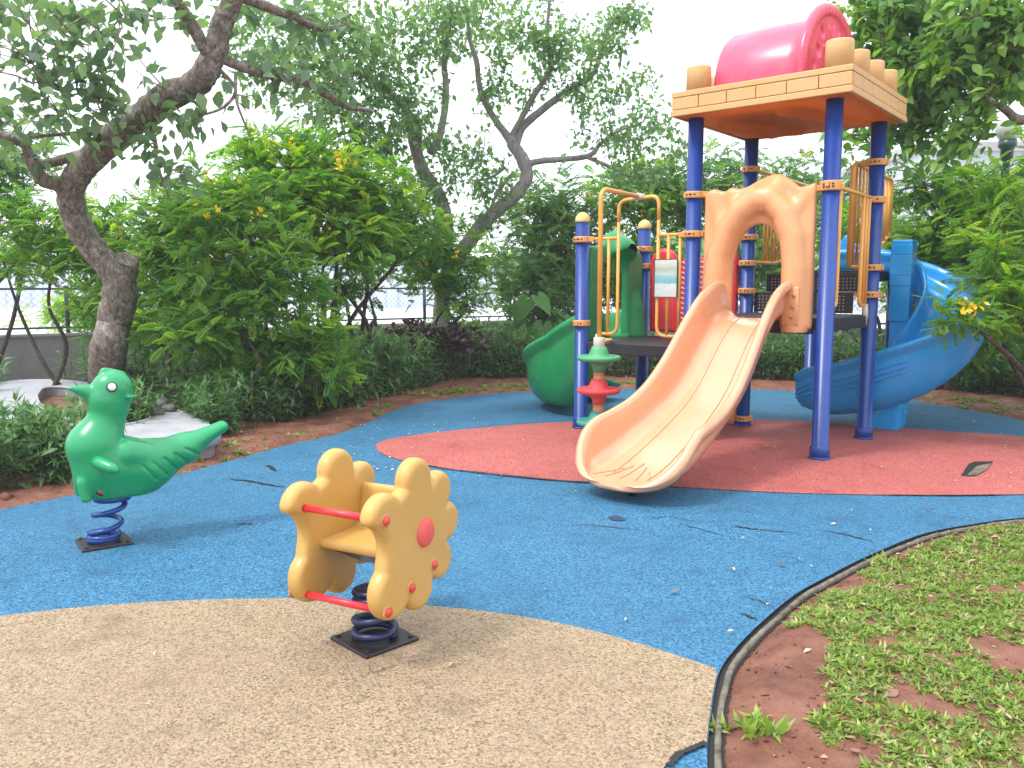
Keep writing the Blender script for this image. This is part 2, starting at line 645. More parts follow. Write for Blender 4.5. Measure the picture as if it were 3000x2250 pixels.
def waved_metal():
    m, t, b = _new("pale_corrugated_metal")
    v = t.nodes.new("ShaderNodeTexCoord").outputs['Object']
    c = _ramp(t, _noise(t, v, .6, 4), [(.3, (.46, .51, .60)), (.7, (.58, .62, .69))])
    t.links.new(c, b.inputs['Base Color'])
    b.inputs['Roughness'].default_value = .5
    return m


def notice_mat():
    m, t, b = _new("faded_notice_print")
    tcn = t.nodes.new("ShaderNodeTexCoord")
    sep = t.nodes.new("ShaderNodeSeparateXYZ")
    t.links.new(tcn.outputs['Generated'], sep.inputs[0])
    n = _noise(t, tcn.outputs['Generated'], 5, 5)
    mm = t.nodes.new("ShaderNodeMath")
    mm.operation = 'MULTIPLY_ADD'
    mm.inputs[1].default_value = .1
    t.links.new(n, mm.inputs[0])
    t.links.new(sep.outputs[2], mm.inputs[2])
    c = _ramp(t, mm.outputs[0], [(.05, (.50, .52, .50)), (.40, (.55, .60, .58)), (.41, (.16, .40, .42)), (.60, (.22, .45, .46)),
                                 (.66, (.45, .52, .50)), (.80, (.36, .42, .33)), (.95, (.55, .58, .52))])
    br = _ramp(t, _noise(t, tcn.outputs['Generated'], 12, 6, .8), [(.5, (1, 1, 1)), (.56, (.6, .6, .55))])
    c = _mix(t, .45, c, br, 'MULTIPLY')
    t.links.new(c, b.inputs['Base Color'])
    b.inputs['Roughness'].default_value = .45
    return m


_t = M['under'].node_tree                                    # thin plastic: daylight glows through it
_tr = _t.nodes.new("ShaderNodeBsdfTranslucent")
_tr.inputs[0].default_value = (1, .60, .15, 1)
_mx = _t.nodes.new("ShaderNodeMixShader")
_mx.inputs[0].default_value = .68
_t.links.new(_t.nodes["Principled BSDF"].outputs[0], _mx.inputs[1])
_t.links.new(_tr.outputs[0], _mx.inputs[2])
_t.links.new(_mx.outputs[0], _t.nodes["Material Output"].inputs[0])
_b = M['orange'].node_tree.nodes["Principled BSDF"]           # the polished bed of the wave slide
_b.inputs['Coat Weight'].default_value = .6
_b.inputs['Coat Roughness'].default_value = .16
_t = M['roof_top'].node_tree
_tr = _t.nodes.new("ShaderNodeBsdfTranslucent")
_tr.inputs[0].default_value = (1, .75, .35, 1)
_mx = _t.nodes.new("ShaderNodeMixShader")
_mx.inputs[0].default_value = .68
_t.links.new(_t.nodes["Principled BSDF"].outputs[0], _mx.inputs[1])
_t.links.new(_tr.outputs[0], _mx.inputs[2])
_t.links.new(_mx.outputs[0], _t.nodes["Material Output"].inputs[0])
M['corr'] = waved_metal()
M['notice'] = notice_mat()

# ------------------------------------------------------------------ the setting: outlines measured on the ground
def gl(pts, z=0.0):
    return np.array([G(x, y, z) for x, y in pts])


edge_back = gl([(-420, 1600), (0, 1499), (180, 1462), (480, 1405), (680, 1352), (850, 1306), (985, 1276), (1080, 1240), (1150, 1207),
                (1230, 1184), (1400, 1160), (1550, 1150), (1700, 1146), (1850, 1141), (2050, 1140), (2200, 1143), (2370, 1150),
                (2630, 1170), (2760, 1190), (2880, 1211), (3000, 1236), (3300, 1310), (3500, 1400)])
kerb_px = [(3600, 1500), (3300, 1502), (3000, 1522), (2850, 1541), (2700, 1571), (2540, 1636), (2430, 1692), (2330, 1748), (2230, 1831), (2160, 1902),
           (2113, 1965), (2094, 2030), (2084, 2100), (2074, 2180), (2072, 2250), (2080, 2420), (2110, 2900)]
kerb_line = smooth_line(gl(kerb_px), 6)
play_outline = np.vstack([smooth_line(edge_back, 6), kerb_line, gl([(600, 3300), (-900, 2900), (-900, 2000)])])

tan_top = smooth_line(gl([(-700, 1930), (-300, 1850), (0, 1815), (250, 1788), (500, 1771), (800, 1763), (1000, 1767), (1280, 1787), (1500, 1812), (1700, 1850),
                          (1900, 1905), (2000, 1938), (2060, 1958), (2102, 1972)]), 6)
tan_side = kerb_line[(kerb_line[:, 1] < tan_top[-1][1] - .01)]
tan_bot = smooth_line(gl([(2066, 2196), (2040, 2206), (2000, 2222), (1965, 2244), (1930, 2290), (1910, 2400), (1900, 2900)]), 5)
tan_side = tan_side[tan_side[:, 1] > tan_bot[0][1] + .005]
ctr = np.array([-.6, 2.5, 0])
pull = lambda L, d: L + (ctr - L) / np.linalg.norm(ctr - L, axis=1)[:, None] * d
tan_outline = np.vstack([tan_top[:-1], pull(tan_side, .004), tan_bot, gl([(600, 3200), (-800, 2800), (-800, 2050)])])
red_outline = smooth_line(gl([(1100, 1312), (1130, 1294), (1250, 1275), (1400, 1259), (1550, 1246), (1700, 1239), (1880, 1234), (2150, 1233), (2400, 1240),
                              (2600, 1254), (2800, 1270), (3000, 1284), (3250, 1318), (3420, 1370), (3380, 1420), (3200, 1445), (3000, 1455), (2800, 1458), (2600, 1457), (2300, 1450),
                              (2000, 1434), (1650, 1414), (1500, 1399), (1300, 1377), (1180, 1355), (1115, 1332), (1100, 1312)]), 6)[:-1]

ground = mobj("ground", poly_sheet([(-400, -30), (400, -30), (400, 500), (-400, 500)], -.12), M['soil'], kind='structure')

# uneven soil round the play surface, dipping under it
xs, ys = np.arange(-11, 9.5, .065), np.arange(.2, 19, .065)
XX, YY = np.meshgrid(xs, ys, indexing='ij')
P2 = np.c_[XX.ravel(), YY.ravel()]
ins = inside(play_outline, P2)
dd = dist_line(np.vstack([play_outline, play_outline[:1]]), P2)
sd_play = np.where(ins, -dd, dd)
hz = (fbm(P2, 1.3, 3) - .45) * .09 + (fbm(P2, 7, 3) - .5) * .045 + (fbm(P2, 22, 2) - .5) * .012
lift = np.clip((sd_play - .050) / .13, 0, 1)
lift = lift * lift * (3 - 2 * lift)
right_side = (P2[:, 0] > .6) & (P2[:, 1] < 6.2)
zz = np.where(sd_play < 0, -.045, -.012 + lift * (.03 + hz * np.where(right_side, .7, 1.0)))
nx, ny = len(xs), len(ys)
gi = np.arange(nx * ny).reshape(nx, ny)
Fq = np.stack([gi[:-1, :-1], gi[1:, :-1], gi[1:, 1:], gi[:-1, 1:]], -1).reshape(-1, 4)
deep = (sd_play < -.25)[Fq].all(1)
mobj("soil", (np.c_[P2, zz], Fq[~deep]), M['soil'], kind='structure')


def soil_z(p):
    i = int(np.clip(round((p[0] - xs[0]) / .065), 0, nx - 1))
    j = int(np.clip(round((p[1] - ys[0]) / .065), 0, ny - 1))
    return float(zz.reshape(nx, ny)[i, j])




def rubber(name, outline, z, depth, mat):
    o = mobj(name, poly_sheet(outline, z, depth), mat, smooth=False, kind='structure')
    o.data.materials.append(M['dark'])                      # the black base layer shows at the cut edge
    for p in o.data.polygons:
        if abs(p.normal.z) < .5:
            p.material_index = 1
    return o


blue_sheet = rubber("blue_play_surface", play_outline, .012, .035, M['blue_ground'])
red_sheet = rubber("red_play_surface", red_outline, .017, .004, M['red_ground'])
tan_sheet = rubber("tan_play_surface", tan_outline, .017, .004, M['tan_ground'])


def ribbon(L, w, z, taper=True, wob=.25):
    L = np.asarray(L, float)[:, :2]
    T = np.gradient(L, axis=0)
    T /= np.linalg.norm(T, axis=1)[:, None] + 1e-9
    N = np.c_[-T[:, 1], T[:, 0]]
    m = len(L)
    k = np.ones(m)
    if taper:
        k = np.minimum(1, np.minimum(np.arange(m), np.arange(m)[::-1]) / (m * .3) + .12)
    k = k * (1 + wob * rng.normal(size=m))
    A, B = L + N * (w / 2 * k)[:, None], L - N * (w / 2 * k)[:, None]
    V = np.c_[np.vstack([A, B]), np.full(2 * m, z)]
    F = [(m + i, m + i + 1, i + 1, i) for i in range(m - 1)]
    return V, F


# seams and cracks of the rubber
open_seam = smooth_line(gl([(1180, 1356), (1300, 1379), (1400, 1391), (1500, 1402), (1650, 1416), (1800, 1424), (2000, 1436)]), 6)
mobj("seam", ribbon(open_seam, .03, .0215), M['dark'], red_sheet, smooth=False)
right_seam = smooth_line(gl([(2550, 1457), (2700, 1459), (2850, 1459), (3000, 1456)]), 6)
mobj("seam", ribbon(right_seam, .016, .0215), M['dark'], red_sheet, smooth=False)
thin_seam = np.vstack([smooth_line(gl([(2350, 1238), (1880, 1233), (1700, 1238), (1550, 1245), (1400, 1258), (1250, 1274)]), 6)])
mobj("seam", ribbon(thin_seam, .012, .0215), M['dark'], red_sheet, smooth=False)
for pts, w in (([(670, 1410), (720, 1414), (775, 1424), (835, 1434)], .03), ([(785, 1368), (795, 1374), (808, 1386)], .03), ([(775, 1367), (800, 1371)], .02),
               ([(2130, 1546), (2180, 1553), (2240, 1560), (2340, 1569)], .017), ([(2390, 1560), (2450, 1568), (2510, 1582), (2565, 1595)], .012),
               ([(1630, 1548), (1720, 1545), (1800, 1552), (1880, 1560)], .008), ([(1990, 1540), (2060, 1560), (2130, 1580)], .007),
               ([(2165, 1805), (2195, 1815), (2222, 1830)], .012), ([(2160, 1755), (2230, 1770), (2270, 1795)], .007), ([(690, 1545), (720, 1541), (742, 1544)], .014),
               ([(1895, 1530), (1960, 1520), (2040, 1535)], .007)):
    L = smooth_line(gl(pts), 6)
    L[:, :2] += rng.normal(size=(len(L), 2)) * .004
    mobj("crack", ribbon(L, w, .0165), M['dark'], blue_sheet, smooth=False)
# a scar where the rubber has torn
mobj("torn_patch", poly_sheet(smooth_line(gl([(1780, 1522), (1805, 1518), (1825, 1524), (1832, 1531), (1812, 1533), (1792, 1530), (1780, 1522)]), 4)[:-1], .0165), M['torn'], blue_sheet, smooth=False)
L = smooth_line(gl([(1960, 2262), (1985, 2230), (2010, 2218), (2040, 2204), (2068, 2193)]), 6)
mobj("seam", ribbon(L, .02, .0215, False), M['dark'], tan_sheet, smooth=False)
L = smooth_line(gl([(1080, 1960), (1090, 1985), (1140, 1970), (1190, 1955)]), 4)
mobj("crack", ribbon(L, .004, .0215), M['plate'], tan_sheet, smooth=False)

# drain slot in the red surface: a cut edge with a pale bottom
slot = gl([(2815, 1401), (2838, 1366), (2855, 1360), (2908, 1359), (2905, 1366), (2858, 1402)])
mobj("drain_slot", poly_sheet(slot, .0215), M['dark'], red_sheet, smooth=False)
slot_in = gl([(2830, 1403), (2862, 1374), (2905, 1366), (2890, 1385), (2860, 1402)])
mobj("drain_bottom", poly_sheet(slot_in, .0255), M['kerbconc'], red_sheet, smooth=False)

kl = smooth_line(kerb_line, 3)
# edging between the rubber and the lawn: a dark gap and a low concrete strip in it
mobj("edging_gap", ribbon(kl, .10, -.004, False, .05), M['dark'], kind='structure', smooth=False)


def strip_along(L, w, z0, z1, off):
    L = np.asarray(L, float)[:, :2]
    T = np.gradient(L, axis=0)
    T /= np.linalg.norm(T, axis=1)[:, None]
    N = np.c_[-T[:, 1], T[:, 0]]
    m = len(L)
    dz = .012 * (fbm(L, 3.1, 3) - .5) + .0015 * rng.normal(size=m)
    rows = []
    for o, z in ((-w / 2, z0), (-w / 2, z1 - .004), (-w / 2 + .006, z1), (w / 2 - .006, z1), (w / 2, z1 - .004), (w / 2, z0)):
        rows.append(np.c_[L + N * (off + o + .010 * (fbm(L + 9, 4.0, 2) - .5))[:, None], z + (dz if z > z0 else 0 * dz)])
    V = np.vstack(rows)
    F = [(k * m + i, (k + 1) * m + i, (k + 1) * m + i + 1, k * m + i + 1) for k in range(5) for i in range(m - 1)]
    return V, F


side = 1 if np.cross(kl[40][:2] - kl[39][:2], np.array([3.0, 3.0]) - kl[39][:2]) > 0 else -1
mobj("kerb", strip_along(kl, .021, -.03, .010, side * .030), M['kerbconc'], kind='structure')

# raised paving beyond the boundary wall
fdir = np.array([4.62, 3.40]) / np.linalg.norm([4.62, 3.40])
W0 = np.array([-6.556, 11.8]) - fdir * 7.7
Wc = np.array([1.62, 17.83])
W2 = Wc + np.array([.67, -.742]) * 14
mobj("plaza", poly_sheet([W0 + (-.1, .1), Wc + (0, .2), W2 + (.2, 0), (60, 12), (60, 120), (-60, 120), (-60, 4)], .56), M['plaza'], smooth=False, kind='structure')

# boundary wall with chain-link fence on it
for a, b, lab in ((W0, Wc, "low grey concrete wall carrying the chain-link fence at left and centre"), (Wc, W2, "low grey concrete wall behind the play tower and blue slide")):
    d = (b - a) / np.linalg.norm(b - a)
    n = np.array([-d[1], d[0]])
    q = [a - n * .0, b - n * .0, b + n * .22, a + n * .22]
    V, F = poly_sheet(q, .70, .85)
    t = thing("boundary_wall", lab, "wall", (a[0], a[1], 0))
    mobj("wall", (V, F), M['wallconc'], t, smooth=False)
    q = [a - n * .03, b - n * .03, b + n * .25, a + n * .25]
    mobj("coping", poly_sheet(q, .735, .035), M['concrete'], t, smooth=False)


def chain_mesh(a, b, z0, z1, step=.095, r=.0032):
    """diamond mesh of woven wire between two posts (zig-zag wires as slim prisms)"""
    L = np.linalg.norm(b - a)
    d = (b - a) / L
    n = np.array([-d[1], d[0]])
    segs = []
    H_ = z1 - z0
    for sgn in (1, -1):
        x = -H_
        while x < L + H_:
            x0, x1 = x, x + H_
            ta, tb = max(0, (0 - x0) / H_), min(1, (L - x0) / H_)
            if tb > ta:
                p = [(x0 + H_ * t, z0 + (H_ * t if sgn > 0 else H_ * (1 - t))) for t in (ta, tb)]
                segs.append(p)
            x += step
    V, F = [], []
    for (xa, za), (xb, zb) in segs:
        k = len(V)
        for x_, z_ in ((xa, za), (xb, zb)):
            c = a + d * x_
            V += [(c[0] - n[0] * r, c[1] - n[1] * r, z_), (c[0] + d[0] * r * 1.4, c[1] + d[1] * r * 1.4, z_), (c[0] + n[0] * r, c[1] + n[1] * r, z_)]
        F += [(k, k + 1, k + 4, k + 3), (k + 1, k + 2, k + 5, k + 4), (k + 2, k, k + 3, k + 5)]
    return np.array(V), np.array(F)


for a, b, lab, first in ((W0, Wc, "dark green chain-link fence on the low wall, left and centre behind the shrubs", .0), (Wc, W2, "dark green chain-link fence on the low wall behind the play tower", 0.)):
    d = (b - a) / np.linalg.norm(b - a)
    n = np.array([-d[1], d[0]])
    a_, b_ = a + n * .1, b + n * .1
    t = thing("chain_link_fence", lab, "fence", (a_[0], a_[1], .735))
    L = np.linalg.norm(b - a)
    ns = int(round(L / 1.93))
    pts = [a_ + d * L * i / ns for i in range(ns + 1)]
    me = None
    for p in pts:
        V, F = tube([(0, 0, 0), (0, 0, .66)], .03, 10)
        if me is None:
            me = fresh_mesh("post", *join((V, F), lathe([(.032, .65), (.03, .672), (.015, .685), (.002, .69)], n=10)))
        o = put("post", me, M['fence'], t)
        o.location = (p[0], p[1], .735)
    for z in (.08, .635):
        mobj("rail", tube([(*a_, .735 + z), (*b_, .735 + z)], .016, 8), M['fence'], t)
    for p, q in zip(pts[:-1], pts[1:]):
        mobj("wire_mesh", chain_mesh(p, q, .735 + .085, .735 + .63), M['fence'], t, smooth=False, kind='stuff')

# far things beyond the fence
t = thing("corrugated_shed", "long pale blue-grey corrugated metal building beyond the chain-link fence", "building", (-9, 33, .56))
wv = []
for x in np.arange(-34, -1.2, .5):
    wv += [(x, 33 + .0), (x + .28, 33 + .0), (x + .32, 32.95), (x + .46, 32.95)]
wv = np.array(wv)
m_ = len(wv)
Vw = np.vstack([np.c_[wv, np.full(m_, .56)], np.c_[wv, np.full(m_, 2.55)]])
mobj("wall", (Vw, [(i, i + 1, m_ + i + 1, m_ + i) for i in range(m_ - 1)]), M['corr'], t, smooth=False)
mobj("end_wall", box(-.98, -.86, 32.93, 45, .56, 2.5), M['corr'], t, smooth=False)
mobj("roof", join(([(-34.2, 32.8, 2.5), (-.7, 32.8, 2.5), (-.7, 39, 2.95), (-34.2, 39, 2.95), (-34.2, 45, 2.5), (-.7, 45, 2.5)], [(0, 1, 2, 3), (3, 2, 5, 4)])), M['white'], t, smooth=False)
for x in (-30, -24, -18, -12, -6):
    mobj("downpipe", tube([(x, 32.86, .56), (x, 32.86, 2.5)], .05, 8), M['white'], t)

t = thing("office_block", "light grey flat-roofed building behind the right-hand trees", "building", (15, 26, 0))
mobj("wall", box(12.05, 24, 25, 36, 0, 5.35), M['bldg'], t, smooth=False)
mobj("parapet", box(11.95, 24.1, 24.9, 36.1, 5.35, 5.62), M['concrete'], t, smooth=False)
for z in (1.2, 3.4):
    for x in np.arange(15.2, 23, 1.9):
        w_ = mobj("window", box(x, x + 1.3, 24.93, 25.05, z, z + 1.3), M['white'], t, smooth=False)
        mobj("pane", box(x + .07, x + 1.23, 24.915, 24.96, z + .07, z + 1.23), M['glass'], w_, smooth=False)

lp = D(2955, 375, 12.0)
t = thing("globe_lamp", "round white globe lamp on a dark green pole among the right-hand trees", "street lamp", (lp[0], lp[1], 0))
mobj("pole", lathe([(.11, 0), (.11, .25), (.06, .35), (.05, 2.9), (.05, 3.15), (.085, 3.2), (.085, 3.32), (.12, 3.36), (.12, 3.45)], (lp[0], lp[1], 0), 16), M['lampmetal'], t)
mobj("globe", lathe([(.17 * math.sin(a), 3.6 - .185 * math.cos(a)) for a in np.linspace(.25, math.pi - .02, 14)], (lp[0], lp[1], 0), 24), M['globe'], t)

# ------------------------------------------------------------------ the play structure (own axes: a along the front, b into depth)
TH = math.radians(-39.2)
S = 1.17
OX, OY = 1.58492, 7.34939
play = thing("play_structure", "large playground climbing frame with blue posts, pink-roofed tower and three coloured slides", "playset", (OX, OY, 0), TH, local=True)
_u = np.array([math.cos(TH), math.sin(TH)])
_v = np.array([-math.sin(TH), math.cos(TH)])


def wloc(a, b):
    p = np.array([OX, OY]) + a * _u + b * _v
    return p


def post_part(a, b, z1, cap=False, label=None, z0=.012):
    r = .066
    prof = [(r + .012, 0), (r + .012, .10), (r + .006, .108), (r, .112), (r, z1)]
    p = mobj("post", lathe(prof, n=24), M['post'], play)
    p.location = (a, b, z0)
    mobj("post_foot", lathe([(r + .02, .0), (r + .02, .018), (r + .013, .024)], n=24), M['post'], p)
    if cap:
        mobj("post_cap", lathe([(r + .004, z1 - .02), (r + .006, z1), (r + .002, z1 + .028), (r * .82, z1 + .052), (r * .5, z1 + .07), (r * .15, z1 + .078)], n=24), M['cap'], p)
    if label:
        p['label'] = label
    return p


TOP = 2.84
for a, b in ((0, 0), (S, 0), (S, S), (0, S)):
    post_part(a, b, TOP, label="tall blue post carrying the roof")
for a, b in ((-S, 0), (-S, S)):
    post_part(a, b, 2.02, True, label="short blue post with a cream dome cap")
for a, b in ((0.03, 2.95), (S - .27, 2.95)):
    post_part(a, b, 1.47)

# clamps: a split ring with a lug
ringp = [(.067, -.028), (.083, -.028), (.088, -.02), (.088, .02), (.083, .028), (.067, .028)]
cl_me = fresh_mesh("clamp", *join(lathe(ringp, n=22), box(.07, .135, -.02, .02, -.024, .024, .006), xform(lathe([(.012, -.012), (.012, .012)], n=8), Matrix.Translation((.135, 0, 0)) @ Matrix.Rotation(math.pi / 2, 4, 'X')),
                                    box(-.1, -.07, -.016, .016, -.022, .022, .005)), smooth=False)
cb_me = fresh_mesh("clamp_bolt", *join(box(-.022, .004, -.0925, -.086, -.007, .007, .002), box(.018, .034, -.0895, -.080, -.006, .006, .002), box(-.05, -.038, -.0875, -.074, -.006, .006, .002)), smooth=False)


def clamp(a, b, z, ang):
    c = put("clamp", cl_me, M['clamp'], play)
    c.location = (a, b, z)
    c.rotation_euler = (0, 0, math.radians(ang))
    q = put("clamp_bolt", cb_me, M['dark'], c)
    q.rotation_euler = (0, 0, math.radians(-ang + 10))
    return c


for a, b, z, ang in ((0, 0, 2.19, 0), (S, 0, 2.17, 180), (0, 0, 1.855, 180), (-S, 0, 1.85, 0), (-S, S, 1.80, -90), (-S, S, 1.62, -90),
                     (-S, S, .72, 0), (0, S, 2.53, 90), (0, S, 1.63, 90), (0, S, 1.36, 90), (0, S, 1.88, 180), (0, S, .57, 180), (0, S, .09, 180),
                     (S, S, 2.49, 180), (S, S, 2.165, -90), (S, S, 1.57, 180), (S, S, 1.33, 180), (S, 0, 2.19, 90), (0, 0, 1.0, 0), (-S, 0, 1.05, 90)):
    clamp(a, b, z, ang)

# decks
def deck(a0, a1, b0, b1, z, th=.10):
    d = mobj("deck", box(a0, a1, b0, b1, z - th, z, .008), M['deck'], play, smooth=False)
    return d


d1 = deck(.03, S - .03, .03, S + .02, 1.15)
d2 = deck(-S + .03, -.03, .03, S - .03, .88)
d3 = deck(.10, S - .19, 1.83, 3.0, 1.56)
d1['label'] = "dark upper deck under the roof"
mobj("front_lip", box(.1, S - .1, -.02, .03, 1.02, 1.13, .01), M['deck'], d1, smooth=False)
mobj("side_lip", box(S - .03, S + .02, .10, S - .1, 1.04, 1.148, .01), M['deck'], d1, smooth=False)
mobj("front_lip", box(-S + .08, -.08, -.02, .03, .76, .872, .01), M['deck'], d2, smooth=False)
# stair of dark perforated steps from the tower deck to the spiral slide
for k, (b0, z0, z1) in enumerate(((S + .03, 1.155, 1.35), (S + .33, 1.352, 1.53))):
    st = mobj("step", join(box(.06, S - .17, b0, b0 + .05, z0, z1, .006), box(.06, S - .17, b0 + .02, b0 + .34, z1 - .03, z1, .006)), M['deck'], play, smooth=False)
    dots = []
    for x in np.arange(.12, S - .21, .035):
        for z in np.arange(z0 + .035, z1 - .04, .03):
            dots.append(xform(lathe([(.0075, 0), (.006, .002)], n=6), Matrix.Translation((x, b0 - .0005, z)) @ Matrix.Rotation(math.pi / 2, 4, 'X')))
    mobj("punched_holes", join(*dots), M['steel'], st, smooth=False, kind='stuff')

# ---- railings
RB = .0155


def bars(name, tubes_, bal, mat=None, label=None):
    g = mobj(name, join(*[tube(p, r, 10) for p, r in tubes_]), mat or M['yellow'], play)
    for p, r in bal:
        mobj("baluster", tube(p, r, 8), mat or M['yellow'], g)
    if label:
        g['label'] = label
    return g


# front of the lower deck: two rail panels with a gateway between
bars("guard_rail", [(round_line([(-S + .07, 0, 1.85), (-.765, 0, 1.85)], .02), RB), (round_line([(-.765, 0, 2.02), (-.765, 0, .955), (-.98, 0, .955)], .09), RB)],
     [([(-.975, 0, .94), (-.975, 0, 1.85)], RB), ([(-.87, 0, .955), (-.87, 0, 1.85)], RB)], label="guard rail left of the disc climber")
gr = bars("guard_rail", [(round_line([(-.07, 0, 1.86), (-.345, 0, 1.86)], .02), RB), (round_line([(-.345, 0, 2.02), (-.345, 0, .955), (-.10, 0, .955)], .09), RB)],
          [([(-.24, 0, .955), (-.24, 0, 1.86)], RB), ([(-.125, 0, .955), (-.125, 0, 1.86)], RB)], label="guard rail right of the disc climber")
sgn = mobj("notice_board", box(-.355, -.135, -.034, -.026, 1.31, 1.64, .002), M['notice'], gr, smooth=False)
sgn['label'] = "faded printed notice fixed to the guard rail"
mobj("notice_frame", join(box(-.361, -.355, -.036, -.022, 1.305, 1.645), box(-.135, -.129, -.036, -.022, 1.305, 1.645), box(-.355, -.135, -.036, -.022, 1.304, 1.31), box(-.355, -.135, -.036, -.022, 1.64, 1.646)), M['fence'], gr, smooth=False)
# gateway hoop and the climbing pole that leaves it
mobj("gateway_hoop", tube(round_line([(-.765, 0, 2.0), (-.765, 0, 2.19), (-.345, 0, 2.21), (-.345, 0, 2.0)], .09, 8), .0175, 12), M['yellow'], play)
PX, PY = -.572, -.60
pole = mobj("climbing_pole", tube(round_line([(-.555, 0.02, 2.215), (PX, PY, 2.235), (PX, PY, .85)], .10, 8), .021, 12), M['yellow'], play)
pole['label'] = "yellow climbing pole threaded through coloured discs"
mobj("tape_wrap", tube([(-.556, -.02, 2.218), (-.558, .05, 2.216)], .031, 12, rough=.03), M['tape'], pole)
mobj("tape_wrap", tube([(-.605, 0, 2.205), (-.50, 0, 2.213)], .026, 12, rough=.03), M['tape'], pole)


def disc(z, mat, nm):
    pr = [(.052, -.12), (.056, -.085), (.07, -.05), (.098, -.022), (.14, -.018), (.17, -.022), (.186, -.012), (.193, .004), (.188, .02), (.174, .027), (.158, .022), (.145, .012), (.098, .014), (.088, .04), (.074, .075), (.062, .105)]
    o = mobj("disc", lathe(pr, (PX, PY, z), 36), mat, pole)
    o['label'] = nm


disc(.775, M['discgreen'], "green climbing disc")
disc(.49, M['discred'], "red climbing disc")
disc(.205, M['discteal'], "teal climbing disc")
for z in (.63, .35):
    mobj("spacer", lathe([(.048, -.065), (.05, -.05), (.0485, -.002), (.047, 0), (.0485, .002), (.05, .06), (.048, .065)], (PX, PY, z), 20), M['spacer'], pole)
mobj("spacer", lathe([(.048, .0), (.05, .1)], (PX, PY, .012), 20), M['spacer'], pole)
mobj("collar", lathe([(.046, .872), (.05, .88), (.05, .955), (.044, .962), (.03, .962)], (PX, PY, 0), 20), M['tape'], pole)
mobj("lower_bracket", join(box(-.99, -.955, -.035, .035, .80, .95, .008)), M['white'], play)
mobj("lower_bracket", tube(round_line([(-.97, 0, .90), (-.80, -.02, .90), (PX - .03, PY, .91)], .06), .014, 8), M['yellow'], play)

# right side of the tower: a rail with a bent gate panel at each end
bars("guard_rail", [([(S, .07, 2.19), (S, S - .07, 2.175)], .0165)], [], label="rail on the right side of the tower")
bars("gate_panel", [(round_line([(S, .235, 2.185), (S, .235, 1.24), (S, .12, 1.24)], .06), .0155)], [([(S, .15, 1.24), (S, .15, 2.185)], .0145)])
gp = bars("gate_panel", [(round_line([(S, .84, 2.18), (S, .84, 1.235), (S, 1.07, 1.235)], .07), .0165)],
          [([(S, .93, 1.24), (S, .93, 2.178)], .0145), ([(S, 1.01, 1.24), (S, 1.01, 2.176)], .0145)])
mobj("tape_wrap", tube([(S + .005, 1.0, 1.24), (S + .01, 1.01, 1.16), (S + .0, 1.02, 1.06)], .024, 10, rough=.06), M['tape'], gp)
mobj("tape_wrap", tube([(S + .01, .1, 1.235), (S + .012, .09, 1.15), (S + .01, .1, 1.06)], .016, 8, rough=.06), M['tape'], gp)

# stair guards
def stair_guard(a, b0, b1, z_top, zb0, zb1, bend, nb, lab):
    T = [(round_line([(bend, S, z_top), (a, S + (b0 - S) * .6 + .02, z_top), (a, b0 + .12, z_top), (a, b1, z_top - .03), (a, b1, zb1)], .07, 6), .0185)]
    bl = [(a, b, zb0 + (zb1 - zb0) * max(0, (b - b0 - .45)) / (b1 - b0 - .45)) for b in np.linspace(b0, b1, 6)]
    T.append((round_line([(bend, S, zb0), (a, b0 - .06, zb0)] + bl, .05), .0165))
    B = []
    for b in np.linspace(b0 + .03, b1 - .08, nb):
        B.append(([(a, b, zb0 + (zb1 - zb0) * max(0, (b - b0 - .45)) / (b1 - b0 - .45)), (a, b, z_top - .03 * (b - b0) / (b1 - b0))], .0135))
    bars("stair_guard", T, B, label=lab)


stair_guard(0.02, S + .30, 2.88, 2.53, 1.64, 1.95, 0.0, 15, "left guard of the stair")
stair_guard(1.0, S - .03, 2.30, 2.49, 1.58, 1.93, S - .04, 11, "right guard of the stair")
mobj("guard_end", tube(round_line([(1.0, S - .03, 2.49), (1.0, S - .09, 2.46), (1.0, S - .09, 1.58)], .03), .022, 10), M['yellow'], play)
for b in (S + .0, S - .05):
    mobj("guard_end", tube([(1.0 - .02, b, 1.58), (1.0 - .02, b, 2.47)], .022, 10), M['yellow'], play)

# ---- orange arch panel (front of the tower)
def zt(a):
    return np.interp(a, [.10, .16, .22, .30, .40, .50, .60, .70, .78, .86, .93, 1.0, 1.05, 1.09], [2.17, 2.21, 2.215, 2.195, 2.205, 2.225, 2.275, 2.305, 2.30, 2.25, 2.19, 2.195, 2.215, 2.18])


